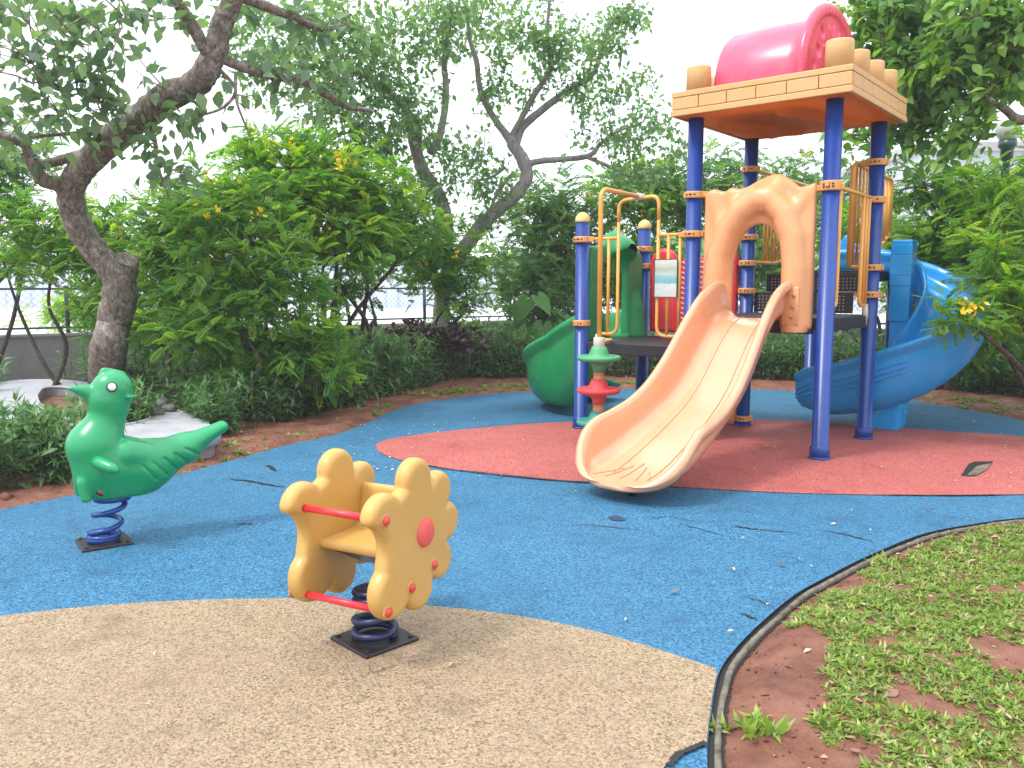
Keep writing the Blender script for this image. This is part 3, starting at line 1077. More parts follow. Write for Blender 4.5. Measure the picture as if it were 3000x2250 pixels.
def arch_f(A, B, Z):
    ca, hw = .59, .476
    d2 = np.maximum(np.maximum(np.abs(A - ca) - hw, (Z - zt(A)) * .85), 1.075 - Z)
    pl = extrude_sdf(d2, B + .01, .034, .03)
    e = [(.24, -.045, 1.05), (.245, -.05, 1.45), (.27, -.055, 1.66), (.35, -.06, 1.87), (.46, -.065, 2.02), (.60, -.07, 2.10), (.72, -.065, 2.10), (.83, -.06, 1.98), (.90, -.055, 1.80), (.93, -.05, 1.55), (.935, -.045, 1.05)]
    ridge = None
    for p, q in zip(e[:-1], e[1:]):
        c = cone(A, B, Z, p, q, .10, .10)
        ridge = c if ridge is None else np.minimum(ridge, c)
    d = smin(pl, ridge, .07)
    for p, q, r in (((.30, -.02, 1.80), (.19, -.01, 2.17), .045), ((.42, -.03, 2.0), (.36, -.01, 2.19), .04), ((.66, -.06, 2.12), (.74, -.02, 2.20), .10), ((.88, -.035, 1.98), (1.01, -.01, 2.14), .04)):
        d = smin(d, cone(A, B, Z, p, q, r, r * .7), .06)
    oz = np.maximum(Z - 1.56, 0) * .225 / .37
    op = np.sqrt((A - .592 - .05 * np.clip(Z - 1.5, 0, 1)) ** 2 + oz ** 2) - .215
    return smax(d, -op, .03)


V, F = isosurf(arch_f, (.05, -.26, 1.03), (1.14, .10, 2.37), .0125)
arch = mobj("arch_panel", (V, F), M['arch_orange'], play)
arch['label'] = "moulded orange arch over the top of the wave slide"
b_ = mobj("bolt", lathe([(.024, 0), (.022, .012), (.012, .02), (.003, .022)], n=12), M['steel'], arch)
b_.matrix_basis = Matrix.Translation((1.03, -.043, 1.14)) @ Matrix.Rotation(math.pi / 2, 4, 'X')

# ---- slides: a trough profile swept along a path
def sweep_slide(path, half, left, right, th, keel=None, roll=.03):
    """path (n,3); half (n) floor half width; left/right (n) wall heights; closed skin"""
    n = len(path)
    T = np.gradient(path, axis=0)
    T /= np.linalg.norm(T, axis=1)[:, None]
    Lh = np.cross(np.array([0, 0, 1.0]), T)
    Lh /= np.linalg.norm(Lh, axis=1)[:, None]                     # to the rider's left
    Nn = np.cross(T, Lh)
    rows = []
    for i in range(n):
        w, hl, hr = half[i], left[i], right[i]
        pts = []
        fl = .12                                                 # fillet between floor and wall

        def wall(sg, h):
            f = min(fl, h * .6, w * .6)
            q = [(sg * w * t, 0) for t in np.linspace(0, (w - f) / w, 4)]
            q += [(sg * (w - f + f * math.sin(t)), f - f * math.cos(t)) for t in np.linspace(.2, 1.45, 5)]
            q += [(sg * (w + .02 * (t ** 2)), f + (h - f) * t) for t in (.3, .6, .85, 1.0)]
            return q
        R_ = wall(-1, hr)
        L_ = wall(1, hl)
        rim = lambda sg, h: [(sg * (w + .02 + roll * (1 - math.cos(t))), h + roll * min(1, h / .12) * math.sin(t)) for t in (.7, 1.5, 2.3, 3.14)] + [(sg * (w + .02 + 2 * roll), h - min(.035, .3 * h)), (sg * (w + .005 + roll), h - min(.07, .6 * h))]
        inner = rim(-1, hr)[::-1] + R_[::-1][:-1] + [(0, 0)] + L_[1:] + rim(1, hl)
        outer = []
        for sg, h in ((1, hl), (-1, hr)):
            f = min(fl, h * .6, w * .6)
            if keel is not None:
                kd = th + keel[i]
                o = [(sg * (w + th), max(h - .11, h * .6))] + [(sg * (w + th) * math.cos(t) ** .75, h * .45 - (h * .45 + kd) * math.sin(t)) for t in (.0, .3, .6, .9, 1.2, 1.45)]
            else:
                o = [(sg * (w + th), max(h - .12, h * .55)), (sg * (w + th), f * .9)]
                o += [(sg * (w - f + (f + th) * math.sin(t)), f - (f + th) * math.cos(t)) for t in (1.1, .6)]
                o += [(sg * (w - f), -th)]
            outer += o if sg > 0 else o[::-1]
        prof = inner + outer
        for x, y in prof:
            rows.append(path[i] + Lh[i] * x + Nn[i] * y)
    k = len(rows) // n
    V = np.array(rows)
    F = [(i * k + j, i * k + (j + 1) % k, (i + 1) * k + (j + 1) % k, (i + 1) * k + j) for i in range(n - 1) for j in range(k)]
    for e in (0, n - 1):
        q = tuple(range(e * k, (e + 1) * k))
        F.append(q if e else q[::-1])
    F = [q[::-1] for q in F]
    return V, F


# orange wave slide
db = np.array([-.02, -.12, -.28, -.45, -.62, -.80, -.98, -1.15, -1.35, -1.55, -1.75, -1.90, -2.02, -2.12, -2.19, -2.225, -2.24])
zf = np.array([1.14, 1.14, 1.09, .97, .82, .655, .53, .445, .36, .285, .215, .175, .15, .138, .132, .13, .13])
rimz = np.array([1.40, 1.42, 1.36, 1.23, 1.07, .90, .76, .655, .565, .51, .47, .40, .305, .225, .170, .148, .138])
hwid = np.array([.25, .25, .255, .265, .275, .285, .295, .305, .32, .335, .345, .35, .335, .285, .21, .14, .07])
f_ = lambda y: np.array([smooth_line(np.c_[np.arange(len(y)), y, y], 8)[:, 1]])[0]
DB, ZF, RZ, HW = f_(db), f_(zf), f_(rimz), f_(hwid)
path = np.c_[np.full(len(DB), .615), DB, ZF]
hgt = np.maximum(RZ - ZF, .012)
V, F = sweep_slide(path, HW, hgt, hgt, .03, roll=.032)
ws = mobj("slide", (V, F), M['orange'], play)
ws['label'] = "peach-orange wave slide coming down from the arch"
mobj("flange", box(.865, 1.0, -.145, -.052, 1.09, 1.40, .012), M['arch_orange'], ws)
mobj("flange", box(.235, .345, -.145, -.052, 1.09, 1.40, .012), M['arch_orange'], ws)
for z, y in ((1.16, 0), (1.24, 0), (1.33, 0)):
    b_ = mobj("bolt", lathe([(.017, 0), (.015, .006), (.004, .008)], n=10), M['spacer'], ws)
    b_.matrix_basis = Matrix.Translation((.965 - (1.33 - z) * .1, -.146, z)) @ Matrix.Rotation(math.pi / 2, 4, 'X')
# mould lines running down the bed and fanning out on the lip
for off in (-.115, .12):
    q = np.c_[.615 + off * HW / .28, DB, ZF + .0035][4:-30]
    mobj("mould_line", tube(q, .0026, 5), M['mould'], ws)
for k, off in enumerate((-.20, -.12, -.03, .06, .15)):
    i0, i1 = len(DB) - 46 + abs(k - 2) * 3, len(DB) - 27
    s_ = np.linspace(0, 1, i1 - i0)
    q = np.c_[.615 + off * (.55 + .75 * s_), DB[i0:i1], ZF[i0:i1] + .0035]
    mobj("mould_line", tube(q, .003, 5), M['mould'], ws)
mobj("slide_leg", tube([(.615, -1.98, .0), (.615, -1.98, .14)], .03, 10), M['dark'], ws)

# green curved slide from the lower deck
def arc_path(pts_before, c, r, a0, a1, z0, z1, n, after):
    P = [np.array(p, float) for p in pts_before]
    for t in np.linspace(0, 1, n):
        a = math.radians(a0 + (a1 - a0) * t)
        P.append(np.array([c[0] + r * math.cos(a), c[1] + r * math.sin(a), z0 + (z1 - z0) * t ** .7]))
    P += [np.array(p, float) for p in after]
    return np.array(P)


gpth = arc_path([(-S + .05, .60, .90), (-S - .12, .60, .89)], (-1.52, 1.42), .82, -90, -180, .76, .19, 9, [(-2.34, 1.62, .15), (-2.34, 1.85, .13), (-2.33, 2.05, .13)])
gpth = smooth_line(gpth, 5)
n_ = len(gpth)
s_ = np.linspace(0, 1, n_)
lft = np.interp(s_, [0, .1, .3, .6, .85, 1], [.22, .22, .22, .2, .16, .08])
rgt_o = np.interp(s_, [0, .1, .25, .5, .75, .9, 1], [.22, .24, .27, .26, .21, .16, .08])
gkeel = np.minimum(np.interp(s_, [0, .12, .3, .55, .8, 1], [.10, .25, .42, .40, .12, .03]), gpth[:, 2] - .10)
V, F = sweep_slide(gpth, np.interp(s_, [0, .8, 1], [.25, .31, .28]), rgt_o, lft, .03, keel=np.maximum(gkeel, .02))
gs = mobj("slide", (V, F), M['green'], play)
gs['label'] = "green curved slide at the left end"
mobj("slide_leg", lathe([(.055, 0), (.05, .12)], (-2.25, 1.2, .0), 14), M['dark'], gs)

# green hood panel at the head of that slide
def hood_f(X, Y, Z):
    top = np.interp(Y, [.06, .12, .22, .33, .45, .58, .70, .82, .92, 1.02, 1.1], [1.76, 1.80, 1.80, 1.82, 1.92, 1.97, 1.92, 1.83, 1.80, 1.78, 1.70])
    d2 = np.maximum(np.maximum(np.abs(Y - .585) - .50, (Z - top) * .8), .865 - Z)
    pl = extrude_sdf(d2, X + S, .045, .035)
    hood = cone(X, Y * 1.0, Z, (-S + .05, .57, 1.72), (-S + .0, .57, 1.68), .20, .20)
    d = smin(pl, hood, .08)
    for p, q, r in (((-S, .93, .9), (-S, .93, 1.25), .12), ((-S + .06, .97, .9), (-S + .06, .93, 1.18), .09)):
        d = smin(d, cone(X, Y, Z, p, q, r, r * .8), .05)
    op = np.sqrt((Y - .54) ** 2 + (np.maximum(Z - 1.5, 0) * .85) ** 2) - .23
    return smax(np.maximum(d, .865 - Z), -op, .04)


V, F = isosurf(hood_f, (-S - .62, .0, .83), (-S + .22, 1.17, 2.2), .0175)
hd = mobj("hood_panel", (V, F), M['green'], play)
hd['label'] = "green hooded entrance panel of the curved slide"

# red panel with lobed top along the back of the lower deck
def red_f(X, Y, Z):
    d2 = None
    for c, zt_, w in ((-.92, 1.80, .155), (-.585, 1.72, .17), (-.25, 1.80, .155)):
        q = np.maximum(np.abs(X - c) - w, np.abs(Z - (.92 + zt_ - w) / 2) - (zt_ - w - .92) / 2)
        cap_ = np.sqrt((X - c) ** 2 + (Z - (zt_ - w)) ** 2) - w
        e = np.minimum(q, cap_)
        d2 = e if d2 is None else smin(d2, e, .04)
    d = extrude_sdf(d2, Y - S, .05, .04)
    for c in (-1.02, -.97, -.92, -.87, -.82):
        d = smax(d, -cone(X, Y, Z, (c, S - .052, 1.0), (c, S - .052, 1.66), .010, .010), .015)
    return d


V, F = isosurf(red_f, (-1.13, S - .1, .88), (-.04, S + .1, 1.86), .0125)
rp = mobj("tread_panel", (V, F), M['red'], play)
rp['label'] = "red lobed panel with pale zigzag tread lines"
zig = []
for cx in (-.71, -.655, -.60, -.545, -.49, -.435, -.385, -.33):
    for k in range(13):
        z = 1.02 + k * .052
        zig.append(tube(round_line([(cx - .022, S - .055, z + .012), (cx - .004, S - .056, z - .012), (cx + .012, S - .056, z + .014), (cx + .03, S - .055, z - .004)], .01, 3), .0042, 5))
mobj("tread_lines", join(*zig), M['white'], rp, kind='stuff')

# lower orange board by the rear left post
def lowb(X, Y, Z):
    d2 = np.maximum(np.abs(X + .16) - .10 + .05 * np.clip(Z - .3, 0, 1), np.abs(Z - .30) - .27)
    return extrude_sdf(d2, Y - S, .035, .03)


lb_ = mobj("lower_board", isosurf(lowb, (-.32, S - .07, .0), (.0, S + .07, .62), .012), M['arch_orange'], play)

# ---- roof: brick-moulded tray, turrets and barrel vault
ra0, ra1, rb0, rb1, rz0, rz1 = -.135, S + .185, -.195, S + .15, 2.835, 3.035
roof = mobj("roof", join(box(ra0 + .032, ra1 - .032, rb0 + .032, rb1 - .032, rz1 - .03, rz1 - .012, .003)), M['roof_top'], play, smooth=False)
roof['label'] = "sand-coloured brick-moulded roof tray"


def frame_band(z0, z1, o, w=.03):
    return join(box(ra0 - o, ra1 + o, rb0 - o, rb0 + w, z0, z1, .006), box(ra0 - o, ra1 + o, rb1 - w, rb1 + o, z0, z1, .006),
                box(ra0 - o, ra0 + w, rb0 + w + .001, rb1 - w - .001, z0, z1, .006), box(ra1 - w, ra1 + o, rb0 + w + .001, rb1 - w - .001, z0, z1, .006))


mobj("top_band", frame_band(rz1 - .046, rz1, .001), M['roof'], roof, smooth=False)
mobj("bottom_band", frame_band(rz0, rz0 + .05, .006), M['roof'], roof, smooth=False)
nb_ = 6
for sd_ in range(4):
    for k in range(nb_):
        if sd_ in (0, 2):
            L = (ra1 - ra0) / nb_
            x0 = ra0 + k * L
            b0, b1 = (rb0 - .001, rb0 + .03) if sd_ == 0 else (rb1 - .03, rb1 + .001)
            bx = box(x0 + .003, x0 + L - .003, b0, b1, rz0 + .0545, rz1 - .0505, .005)
        else:
            L = (rb1 - rb0 - .064) / nb_
            y0 = rb0 + .032 + k * L
            a0, a1 = (ra0 - .001, ra0 + .03) if sd_ == 1 else (ra1 - .03, ra1 + .001)
            bx = box(a0, a1, y0 + .003, y0 + L - .003, rz0 + .0545, rz1 - .0505, .005)
        mobj("brick", bx, M['roof'], roof, smooth=False)


def under_f(X, Y, Z):
    d2 = np.maximum(np.abs(X - (ra0 + ra1) / 2) - (ra1 - ra0) / 2 + .035, np.abs(Y - (rb0 + rb1) / 2) - (rb1 - rb0) / 2 + .035)
    d = extrude_sdf(d2, Z - 2.87, .035, .03)
    for p, q, r in (((.1, .35, 2.83), (.35, .75, 2.83), .05), ((.35, .75, 2.83), (.25, 1.05, 2.83), .04), ((.7, .1, 2.83), (1.05, .9, 2.83), .045), ((.05, .95, 2.84), (.5, 1.1, 2.84), .05)):
        d = smin(d, cone(X, Y, Z, p, q, r, r), .06)
    return d


mobj("underside", isosurf(under_f, (ra0 - .05, rb0 - .05, 2.75), (ra1 + .05, rb1 + .05, 2.95), .018), M['under'], roof)
for a_, lst in ((S + .04, (-.06, .33, .73, 1.12)), (.03, (-.03, .40, .78, 1.16))):
    for b_ in lst:
        mobj("turret", lathe([(.105, rz1 - .02), (.104, rz1 + .20), (.099, rz1 + .212), (.088, rz1 + .212), (.085, rz1 + .19)], (a_, b_, 0), 28), M['roof'], roof)

bc, bz = .585, rz1 + .035
R0 = .56
prof = []
for a_, r_ in ((.13, R0 - .04), (.145, R0 - .012), (.17, R0), (.5, R0 + .008), (.75, R0 + .005), (.82, R0 - .005), (.85, R0 - .02)):
    prof.append((a_, r_))
ang = np.linspace(-.12, math.pi + .12, 40)
V = np.vstack([np.c_[np.full(40, a_), bc - r_ * np.cos(ang) * 1.02, bz + r_ * np.sin(ang) * .98] for a_, r_ in prof])
F = [(i * 40 + j, (i + 1) * 40 + j, (i + 1) * 40 + j + 1, i * 40 + j + 1) for i in range(len(prof) - 1) for j in range(39)]
F.append(tuple(range(39, -1, -1)))
F = [q[::-1] for q in F]
brl = mobj("barrel_vault", (V, F), M['pink'], roof)


def disc_f(X, Y, Z):
    rr = np.sqrt(((Y - bc) / 1.08) ** 2 + (Z - bz) ** 2)
    d2 = np.maximum(rr - .65, rz1 - .02 - Z)
    d = extrude_sdf(d2, X - .925, .034, .03)
    rec = extrude_sdf(rr - .555, X - .99, .05, .01)
    d = smax(d, -rec, .012)
    for y, z, r in ((.25, 3.30, .055), (.33, 3.46, .05), (.92, 3.30, .055), (.84, 3.46, .05), (.17, 3.17, .035)):
        d = smax(d, -(np.sqrt((X - .955) ** 2 + (Y - y) ** 2 + (Z - z) ** 2) - r), .012)
    for y0, z0, y1, z1 in ((.51, 3.40, .47, 3.51), (.585, 3.41, .585, 3.54), (.66, 3.40, .70, 3.51), (.44, 3.33, .36, 3.34)):
        d = smin(d, cone(X, Y, Z, (.944, y0, z0), (.944, y1, z1), .016, .016), .01)
    return d


mobj("end_disc", isosurf(disc_f, (.83, -.17, rz1 - .05), (1.01, 1.34, 3.78), .0125), M['pink'], roof)

# ---- blue spiral slide behind the tower
CA, CB = 1.165, 2.235
RS = .425
sp = [(.30, CB + RS, 1.565), (.70, CB + RS, 1.56), (.98, CB + RS, 1.53)]
for t in np.linspace(0, 1, 12):
    a = math.radians(90 - 180 * t)
    sp.append((CA + RS * math.cos(a) * 1.12, CB + RS * math.sin(a), 1.47 - 1.0 * t))
sp += [(.92, CB - RS, .375), (.68, CB - RS, .31), (.50, CB - RS, .285), (.40, CB - RS, .28)]
spp = smooth_line(np.array(sp), 4)
n_ = len(spp)
s_ = np.linspace(0, 1, n_)
outw = np.interp(s_, [0, .07, .14, .3, .6, .8, .93, 1], [.33, .22, .16, .20, .27, .30, .30, .24])
inw = np.interp(s_, [0, .1, .8, 1], [.2, .2, .22, .18])
bkeel = np.minimum(np.interp(s_, [0, .2, .4, .7, .9, 1], [.03, .08, .22, .24, .16, .06]), spp[:, 2] - .08)
V, F = sweep_slide(spp, np.full(n_, .27), outw, inw, .03, keel=np.maximum(bkeel, .02), roll=.022)
bs = mobj("slide", (V, F), M['blue'], play)
bs['label'] = "blue spiral slide behind the tower"


def foot_f(X, Y, Z):
    d = np.maximum(np.abs(X - CA + .02) - .16 - .08 * Z, np.abs(Y - CB + .30) - .13 - .10 * Z)
    return np.maximum(np.maximum(d, .005 - Z), Z - .40)


mobj("foot", isosurf(foot_f, (CA - .45, CB - .7, -.02), (CA + .45, CB + .2, .45), .03), M['blue'], bs)
for k, dz in enumerate((.05, .10, .15)):
    L = spp[-22:]
    lat = np.cross(np.gradient(L, axis=0), (0, 0, 1.0))
    lat /= np.linalg.norm(lat, axis=1)[:, None]
    hb = outw[-22:]
    q = L - lat * (.27 + .036) + np.c_[np.zeros(22), np.zeros(22), np.maximum(hb - .09 - dz, .02)]
    mobj("rib", tube(q, .012, 6), M['blue'], bs)
col = mobj("column", join(box(CA - .095, CA + .095, CB - .095, CB + .095, 1.05, 1.86, .015), box(CA - .085, CA + .085, CB - .085, CB + .085, 0.0, 1.06, .012)), M['blue'], bs, smooth=False)
for z in (1.76, 1.66, 1.56, 1.46):
    mobj("brick_course", box(CA - .099, CA + .099, CB - .099, CB + .099, z - .048, z + .048, .004), M['blue'], col, smooth=False)
mobj("entrance_wall", isosurf(lambda X, Y, Z: extrude_sdf(np.maximum(np.abs(X - .42) - .16, np.maximum(1.5 - Z, Z - np.interp(X, [.26, .36, .46, .58], [1.80, 1.98, 1.86, 1.72]))), Y - (CB + RS + .30), .03, .025),
                               (.2, CB + RS + .22, 1.44), (.64, CB + RS + .38, 2.05), .015), M['blue'], bs)

# ------------------------------------------------------------------ spring riders
def helix(r, z0, z1, turns, lean=(0, 0), flat=.0, n=26, r1=None):
    m = int(turns * n)
    t = np.linspace(0, 1, m)
    # closed end coils at bottom and top
    zt_ = np.interp(t, [0, flat, 1 - flat * .7, 1], [z0, z0 + (z1 - z0) * .10, z1 - (z1 - z0) * .07, z1]) if flat else z0 + (z1 - z0) * t
    a = 2 * math.pi * turns * t
    rr = r + ((r1 - r) * t if r1 else 0)
    k = np.clip((zt_ - z0) / (z1 - z0), 0, 1)
    return np.c_[rr * np.cos(a) + lean[0] * k, rr * np.sin(a) + lean[1] * k, zt_]


# green duck
DB0 = G(305, 1597)
DH = math.radians(216)
duck = thing("spring_rider", "green plastic duck spring rider on a blue coil spring", "spring rider", (DB0[0], DB0[1], .012), DH, "spring riders on the rubber surface", local=True)


def duck_f(X, Y, Z):
    c = lambda a, b, ra, rb, sy=1.0: cone(X, Y, Z, a, b, ra, rb, sy)
    d = c((.015, 0, .535), (-.025, 0, .415), .145, .150)
    d = smin(d, c((-.03, 0, .405), (-.24, 0, .405), .150, .140), .04)
    d = smin(d, c((-.24, 0, .405), (-.44, 0, .475), .135, .085), .04)
    d = smin(d, c((-.44, 0, .475), (-.655, 0, .575), .078, .026, .8), .04)
    d = smin(d, c((-.52, .0, .52), (-.66, .0, .58), .03, .028, .55), .03)
    d = smin(d, c((.0, 0, .56), (-.066, 0, .73), .114, .089), .035)
    d = smin(d, c((-.066, 0, .79), (-.086, 0, .835), .108, .106, 1.06), .04)
    d = smin(d, c((.02, 0, .835), (.112, 0, .856), .040, .014), .015)
    d = smin(d, c((.02, 0, .815), (.07, 0, .84), .036, .02), .015)
    d = smin(d, c((-.055, 0, .93), (-.13, 0, .905), .030, .030, 1.6), .015)
    d = smin(d, c((-.05, 0, .31), (-.16, 0, .31), .115, .115), .05)
    for sy in (1, -1):
        d = smin(d, c((-.12, sy * .07, .49), (-.32, sy * .055, .44), .085, .07), .012)       # folded wing
        d = smin(d, c((.075, sy * .05, .50), (-.0, sy * .10, .43), .03, .05), .02)
        d = smin(d, c((-.145, sy * .092, .80), (-.185, sy * .075, .80), .012, .010), .008)   # cheek tuft
        d = smin(d, c((.09, sy * .075, .36), (.085, sy * .085, .28), .035, .03), .02)
        for x0, z0, x1, z1 in ((-.19, .43, -.255, .345), (-.245, .44, -.315, .36), (-.305, .455, -.375, .375), (-.365, .47, -.44, .405), (-.425, .49, -.50, .445)):
            g_ = c((x0, 0, z0), (x1, 0, z1), .004, .008, 0.0)
            d = smax(d, -smax(g_, -d - .0045, .004), .005)
    for y in (-.022, 0, .022):
        d = smax(d, -c((-.04, y, .972), (-.09, y, .968), .011, .011), .008)
    d = smax(d, .255 - Z, .02)
    return d


V, F = isosurf(duck_f, (-.72, -.22, .22), (.19, .22, .99), .0072)
dbody = mobj("body", (V, F), M['duck'], duck)
for sy, lab in ((1, None), (-1, None)):
    h = mobj("handle", tube([(.045, sy * .09, .487), (.02, sy * .17, .474), (-.02, sy * .25, .455), (-.04, sy * .285, .445)], [.030, .034, .030, .012], 14), M['duck'], duck)
    e = mobj("eye", xform(lathe([(.021, 0), (.021, .003), (.014, .006), (.002, .007)], n=18), Matrix.Translation((-.066, sy * .098, .862)) @ Matrix.Rotation(-sy * math.pi / 2 + sy * .25, 4, 'X')), M['white'], dbody)
    mobj("eye_ring", xform(lathe([(.027, -.006), (.027, .0015), (.021, .0025)], n=18), Matrix.Translation((-.066, sy * .098, .862)) @ Matrix.Rotation(-sy * math.pi / 2 + sy * .25, 4, 'X')), M['dark'], e)
    for x, mt in ((.015, M['bolt']), (-.155, M['lampmetal'])):
        q = mobj("bolt", xform(lathe([(.019, 0), (.019, .006), (.012, .012), (.002, .013)], n=14), Matrix.Translation((x, sy * .112, .315)) @ Matrix.Rotation(-sy * math.pi / 2, 4, 'X')), mt, dbody)
        mobj("bolt_recess", xform(lathe([(.027, -.012), (.027, .003), (.02, .004)], n=14), Matrix.Translation((x, sy * .112, .315)) @ Matrix.Rotation(-sy * math.pi / 2, 4, 'X')), M['dark'], q)
mobj("spring", tube(helix(.073, .03, .262, 5.2, (-.055, 0), .36), .0145, 10), M['spring'], duck)
mobj("spring_cap", lathe([(.095, .235), (.098, .245), (.098, .268), (.08, .272)], (-.055, 0, 0), 24), M['spring'], duck)
p_ = mobj("base_plate", box(-.125, .125, -.125, .125, 0, .014, .004), M['plate'], duck, smooth=False)
for x in (-.1, .1):
    for y in (-.1, .1):
        mobj("bolt", lathe([(.010, .014), (.010, .021), (.004, .023)], (x, y, 0), 6), M['plate'], p_, smooth=False)

# yellow flower
FB = G(1098, 1887)
FA = math.radians(-28)                           # direction of the panel normal
flow = thing("spring_rider", "yellow flower-shaped spring rider with red bars on a dark blue coil spring", "spring rider", (FB[0], FB[1], .017), FA, "spring riders on the rubber surface", local=True)
# own axes: x = panel normal (to the right, towards the viewer), y = away from the rider's knees
lobes = [(87, .262, .108), (42, .265, .095), (2, .262, .098), (-40, .26, .096), (-86, .25, .108), (-132, .272, .130), (150, .268, .122)]


KF = .81


def petal_f(s, z, x, t=.036):
    s, z = s / KF, z / KF
    d2 = np.sqrt(s ** 2 + z ** 2) - .262
    d2 = smin(d2, np.sqrt((s + .06) ** 2 + (z + .06) ** 2) - .20, .02)
    for a, R_, r_ in lobes:
        a = math.radians(a)
        l = np.sqrt((s - R_ * math.cos(a)) ** 2 + (z - R_ * math.sin(a)) ** 2) - r_
        if a > 1.4 and a < 1.6:
            l = np.minimum(l, np.sqrt((s - .02) ** 2 + (z - .22) ** 2) - .10)
        d2 = smin(d2, l, .014)
    nt_ = np.sqrt((s + .375) ** 2 + (z - .0) ** 2) - .135
    d2 = smax(d2, -nt_, .03)
    return extrude_sdf(d2 * KF, x, t, .028)


ZC = .448
V, F = isosurf(lambda X, Y, Z: petal_f(Y, Z, X), (-.06, -.37, -.35), (.06, .33, .35), .008)
pm = fresh_mesh("side_panel", V, F)
panels = []
for sx in (1, -1):
    o = put("side_panel", pm, M['flower'], flow)
    o.location = (sx * .186, 0, ZC)
    panels.append(o)
    # pink button and bolt caps on the outer face
    Rm = Matrix.Rotation(sx * math.pi / 2, 4, 'Y')
    bt = mobj("flower_button", xform(lathe([(.056, .028), (.056, .038), (.046, .048), (.028, .053), (.003, .055)], n=26), Matrix.Translation((0, .035, .01)) @ Rm), M['button'], o)
    for y, z in ((-.262 * KF, .145 * KF), (-.255 * KF, -.27 * KF), (-.075 * KF, -.218 * KF), (.115 * KF, -.165 * KF)):
        c = mobj("bolt_cap", xform(lathe([(.0175, .028), (.0175, .042), (.011, .049), (.002, .051)], n=14), Matrix.Translation((0, y, z)) @ Rm), M['bolt'], o)
        mobj("bolt_recess", xform(lathe([(.026, .03), (.026, .0375), (.019, .0378)], n=16), Matrix.Translation((0, y, z)) @ Rm), M['spacer'], c)
for z, nm in ((.145 * KF, "hand_bar"), (-.27 * KF, "foot_bar")):
    y = (-.262 if z > 0 else -.255) * KF
    mobj(nm, tube([(-.165, y, ZC + z), (.165, y, ZC + z)], .0135, 14), M['redbar'], flow)
def seat_f(X, Y, Z):
    d = extrude_sdf(np.maximum(np.abs(X) - .158, np.abs(Y + .01) - .125), Z - .405, .018, .016)
    bk = extrude_sdf(np.maximum(np.abs(X) - .158, np.abs(Z - .49) - .10), (Y - .115 - (Z - .4) * .16) * .98, .018, .016)
    return smin(d, bk, .035)


mobj("seat", isosurf(seat_f, (-.18, -.2, .37), (.18, .24, .74), .009), M['flower'], flow)
mobj("seat_bracket", join(xform(([(-.11, -.12, 0), (.11, -.12, 0), (.07, .02, -.085), (-.07, .02, -.085), (-.11, .10, 0), (.11, .10, 0)], [(0, 1, 2, 3), (3, 2, 5, 4), (0, 4, 5, 1), (0, 3, 4), (1, 5, 2)]), Matrix.Translation((0, 0, .388))),
                          lathe([(.02, .20), (.02, .31)], (.03, 0.02, 0), 16)), M['springd'], flow, smooth=False)
mobj("spring", tube(helix(.080, .03, .20, 3.6, (.01, 0), .30), .0145, 10), M['springd'], flow)
mobj("spring_cap", lathe([(.070, .195), (.072, .20), (.072, .212), (.05, .216)], n=24), M['springd'], flow)
p_ = mobj("base_plate", xform(box(-.125, .125, -.125, .125, 0, .014, .004), Matrix.Rotation(math.radians(-18), 4, 'Z')), M['plate'], flow, smooth=False)
for x in (-.1, .1):
    for y in (-.1, .1):
        mobj("bolt", xform(lathe([(.010, .014), (.010, .021), (.004, .023)], (x, y, 0), 6), Matrix.Rotation(math.radians(-18), 4, 'Z')), M['plate'], p_, smooth=False)

# ------------------------------------------------------------------ white planter ring behind the duck, with rocks in it
zp = .19
po = smooth_line(gl([(-70, 1165), (-20, 1125), (60, 1112), (190, 1112), (300, 1128), (430, 1165), (560, 1215), (648, 1270), (560, 1290), (420, 1296), (260, 1283), (80, 1250), (-40, 1205), (-70, 1165)], zp), 6)[:-1]
pi_ = smooth_line(gl([(108, 1160), (130, 1138), (190, 1136), (250, 1152), (330, 1182), (400, 1208), (440, 1224), (400, 1240), (320, 1248), (240, 1238), (160, 1212), (118, 1185), (108, 1160)], zp), 6)[:-1]
pc = po.mean(0)
plt = thing("planter", "low white stone planter ring with an oval hole behind the green duck", "planter", (pc[0], pc[1], 0))


def ring_sheet(o, i, z):
    tri = tessellate_polygon([[Vector((p[0], p[1], 0)) for p in o[:, :2]], [Vector((p[0], p[1], 0)) for p in i[:, :2]][::-1]])
    P = np.vstack([o[:, :2], i[::-1, :2]])
    F = []
    for t_ in tri:
        a, b, c = (P[k] for k in t_)
        F.append(tuple(t_) if (b[0] - a[0]) * (c[1] - a[1]) - (b[1] - a[1]) * (c[0] - a[0]) > 0 else tuple(t_[::-1]))
    return np.c_[P, np.full(len(P), z)], F


mobj("planter_top", ring_sheet(po, pi_, zp), M['pale'], plt, smooth=False)


def skirt(L, z0, z1, inset=0.0):
    c = L[:, :2].mean(0)
    L2 = c + (L[:, :2] - c) * (1 - inset)
    n = len(L)
    V = np.vstack([np.c_[L[:, :2], np.full(n, z1)], np.c_[L[:, :2], np.full(n, z1 - .06)], np.c_[L2, np.full(n, z1 - .09)], np.c_[L2, np.full(n, z0)]])
    F = [(k * n + i, k * n + (i + 1) % n, (k + 1) * n + (i + 1) % n, (k + 1) * n + i) for k in range(3) for i in range(n)]
    return V, F


mobj("planter_side", skirt(po, -.1, zp, .04), M['pale'], plt)
mobj("planter_inner_side", skirt(pi_, -.0, zp, 0), M['wallconc'], plt)
cI = pi_.mean(0)
mobj("planter_rim", tube(np.vstack([pi_, pi_[:1]]) + (0, 0, .004), .014, 6, False), M['pale'], plt)
mobj("planter_soil", poly_sheet(cI + (pi_ - cI) * 1.01, .09), M['soil'], plt)


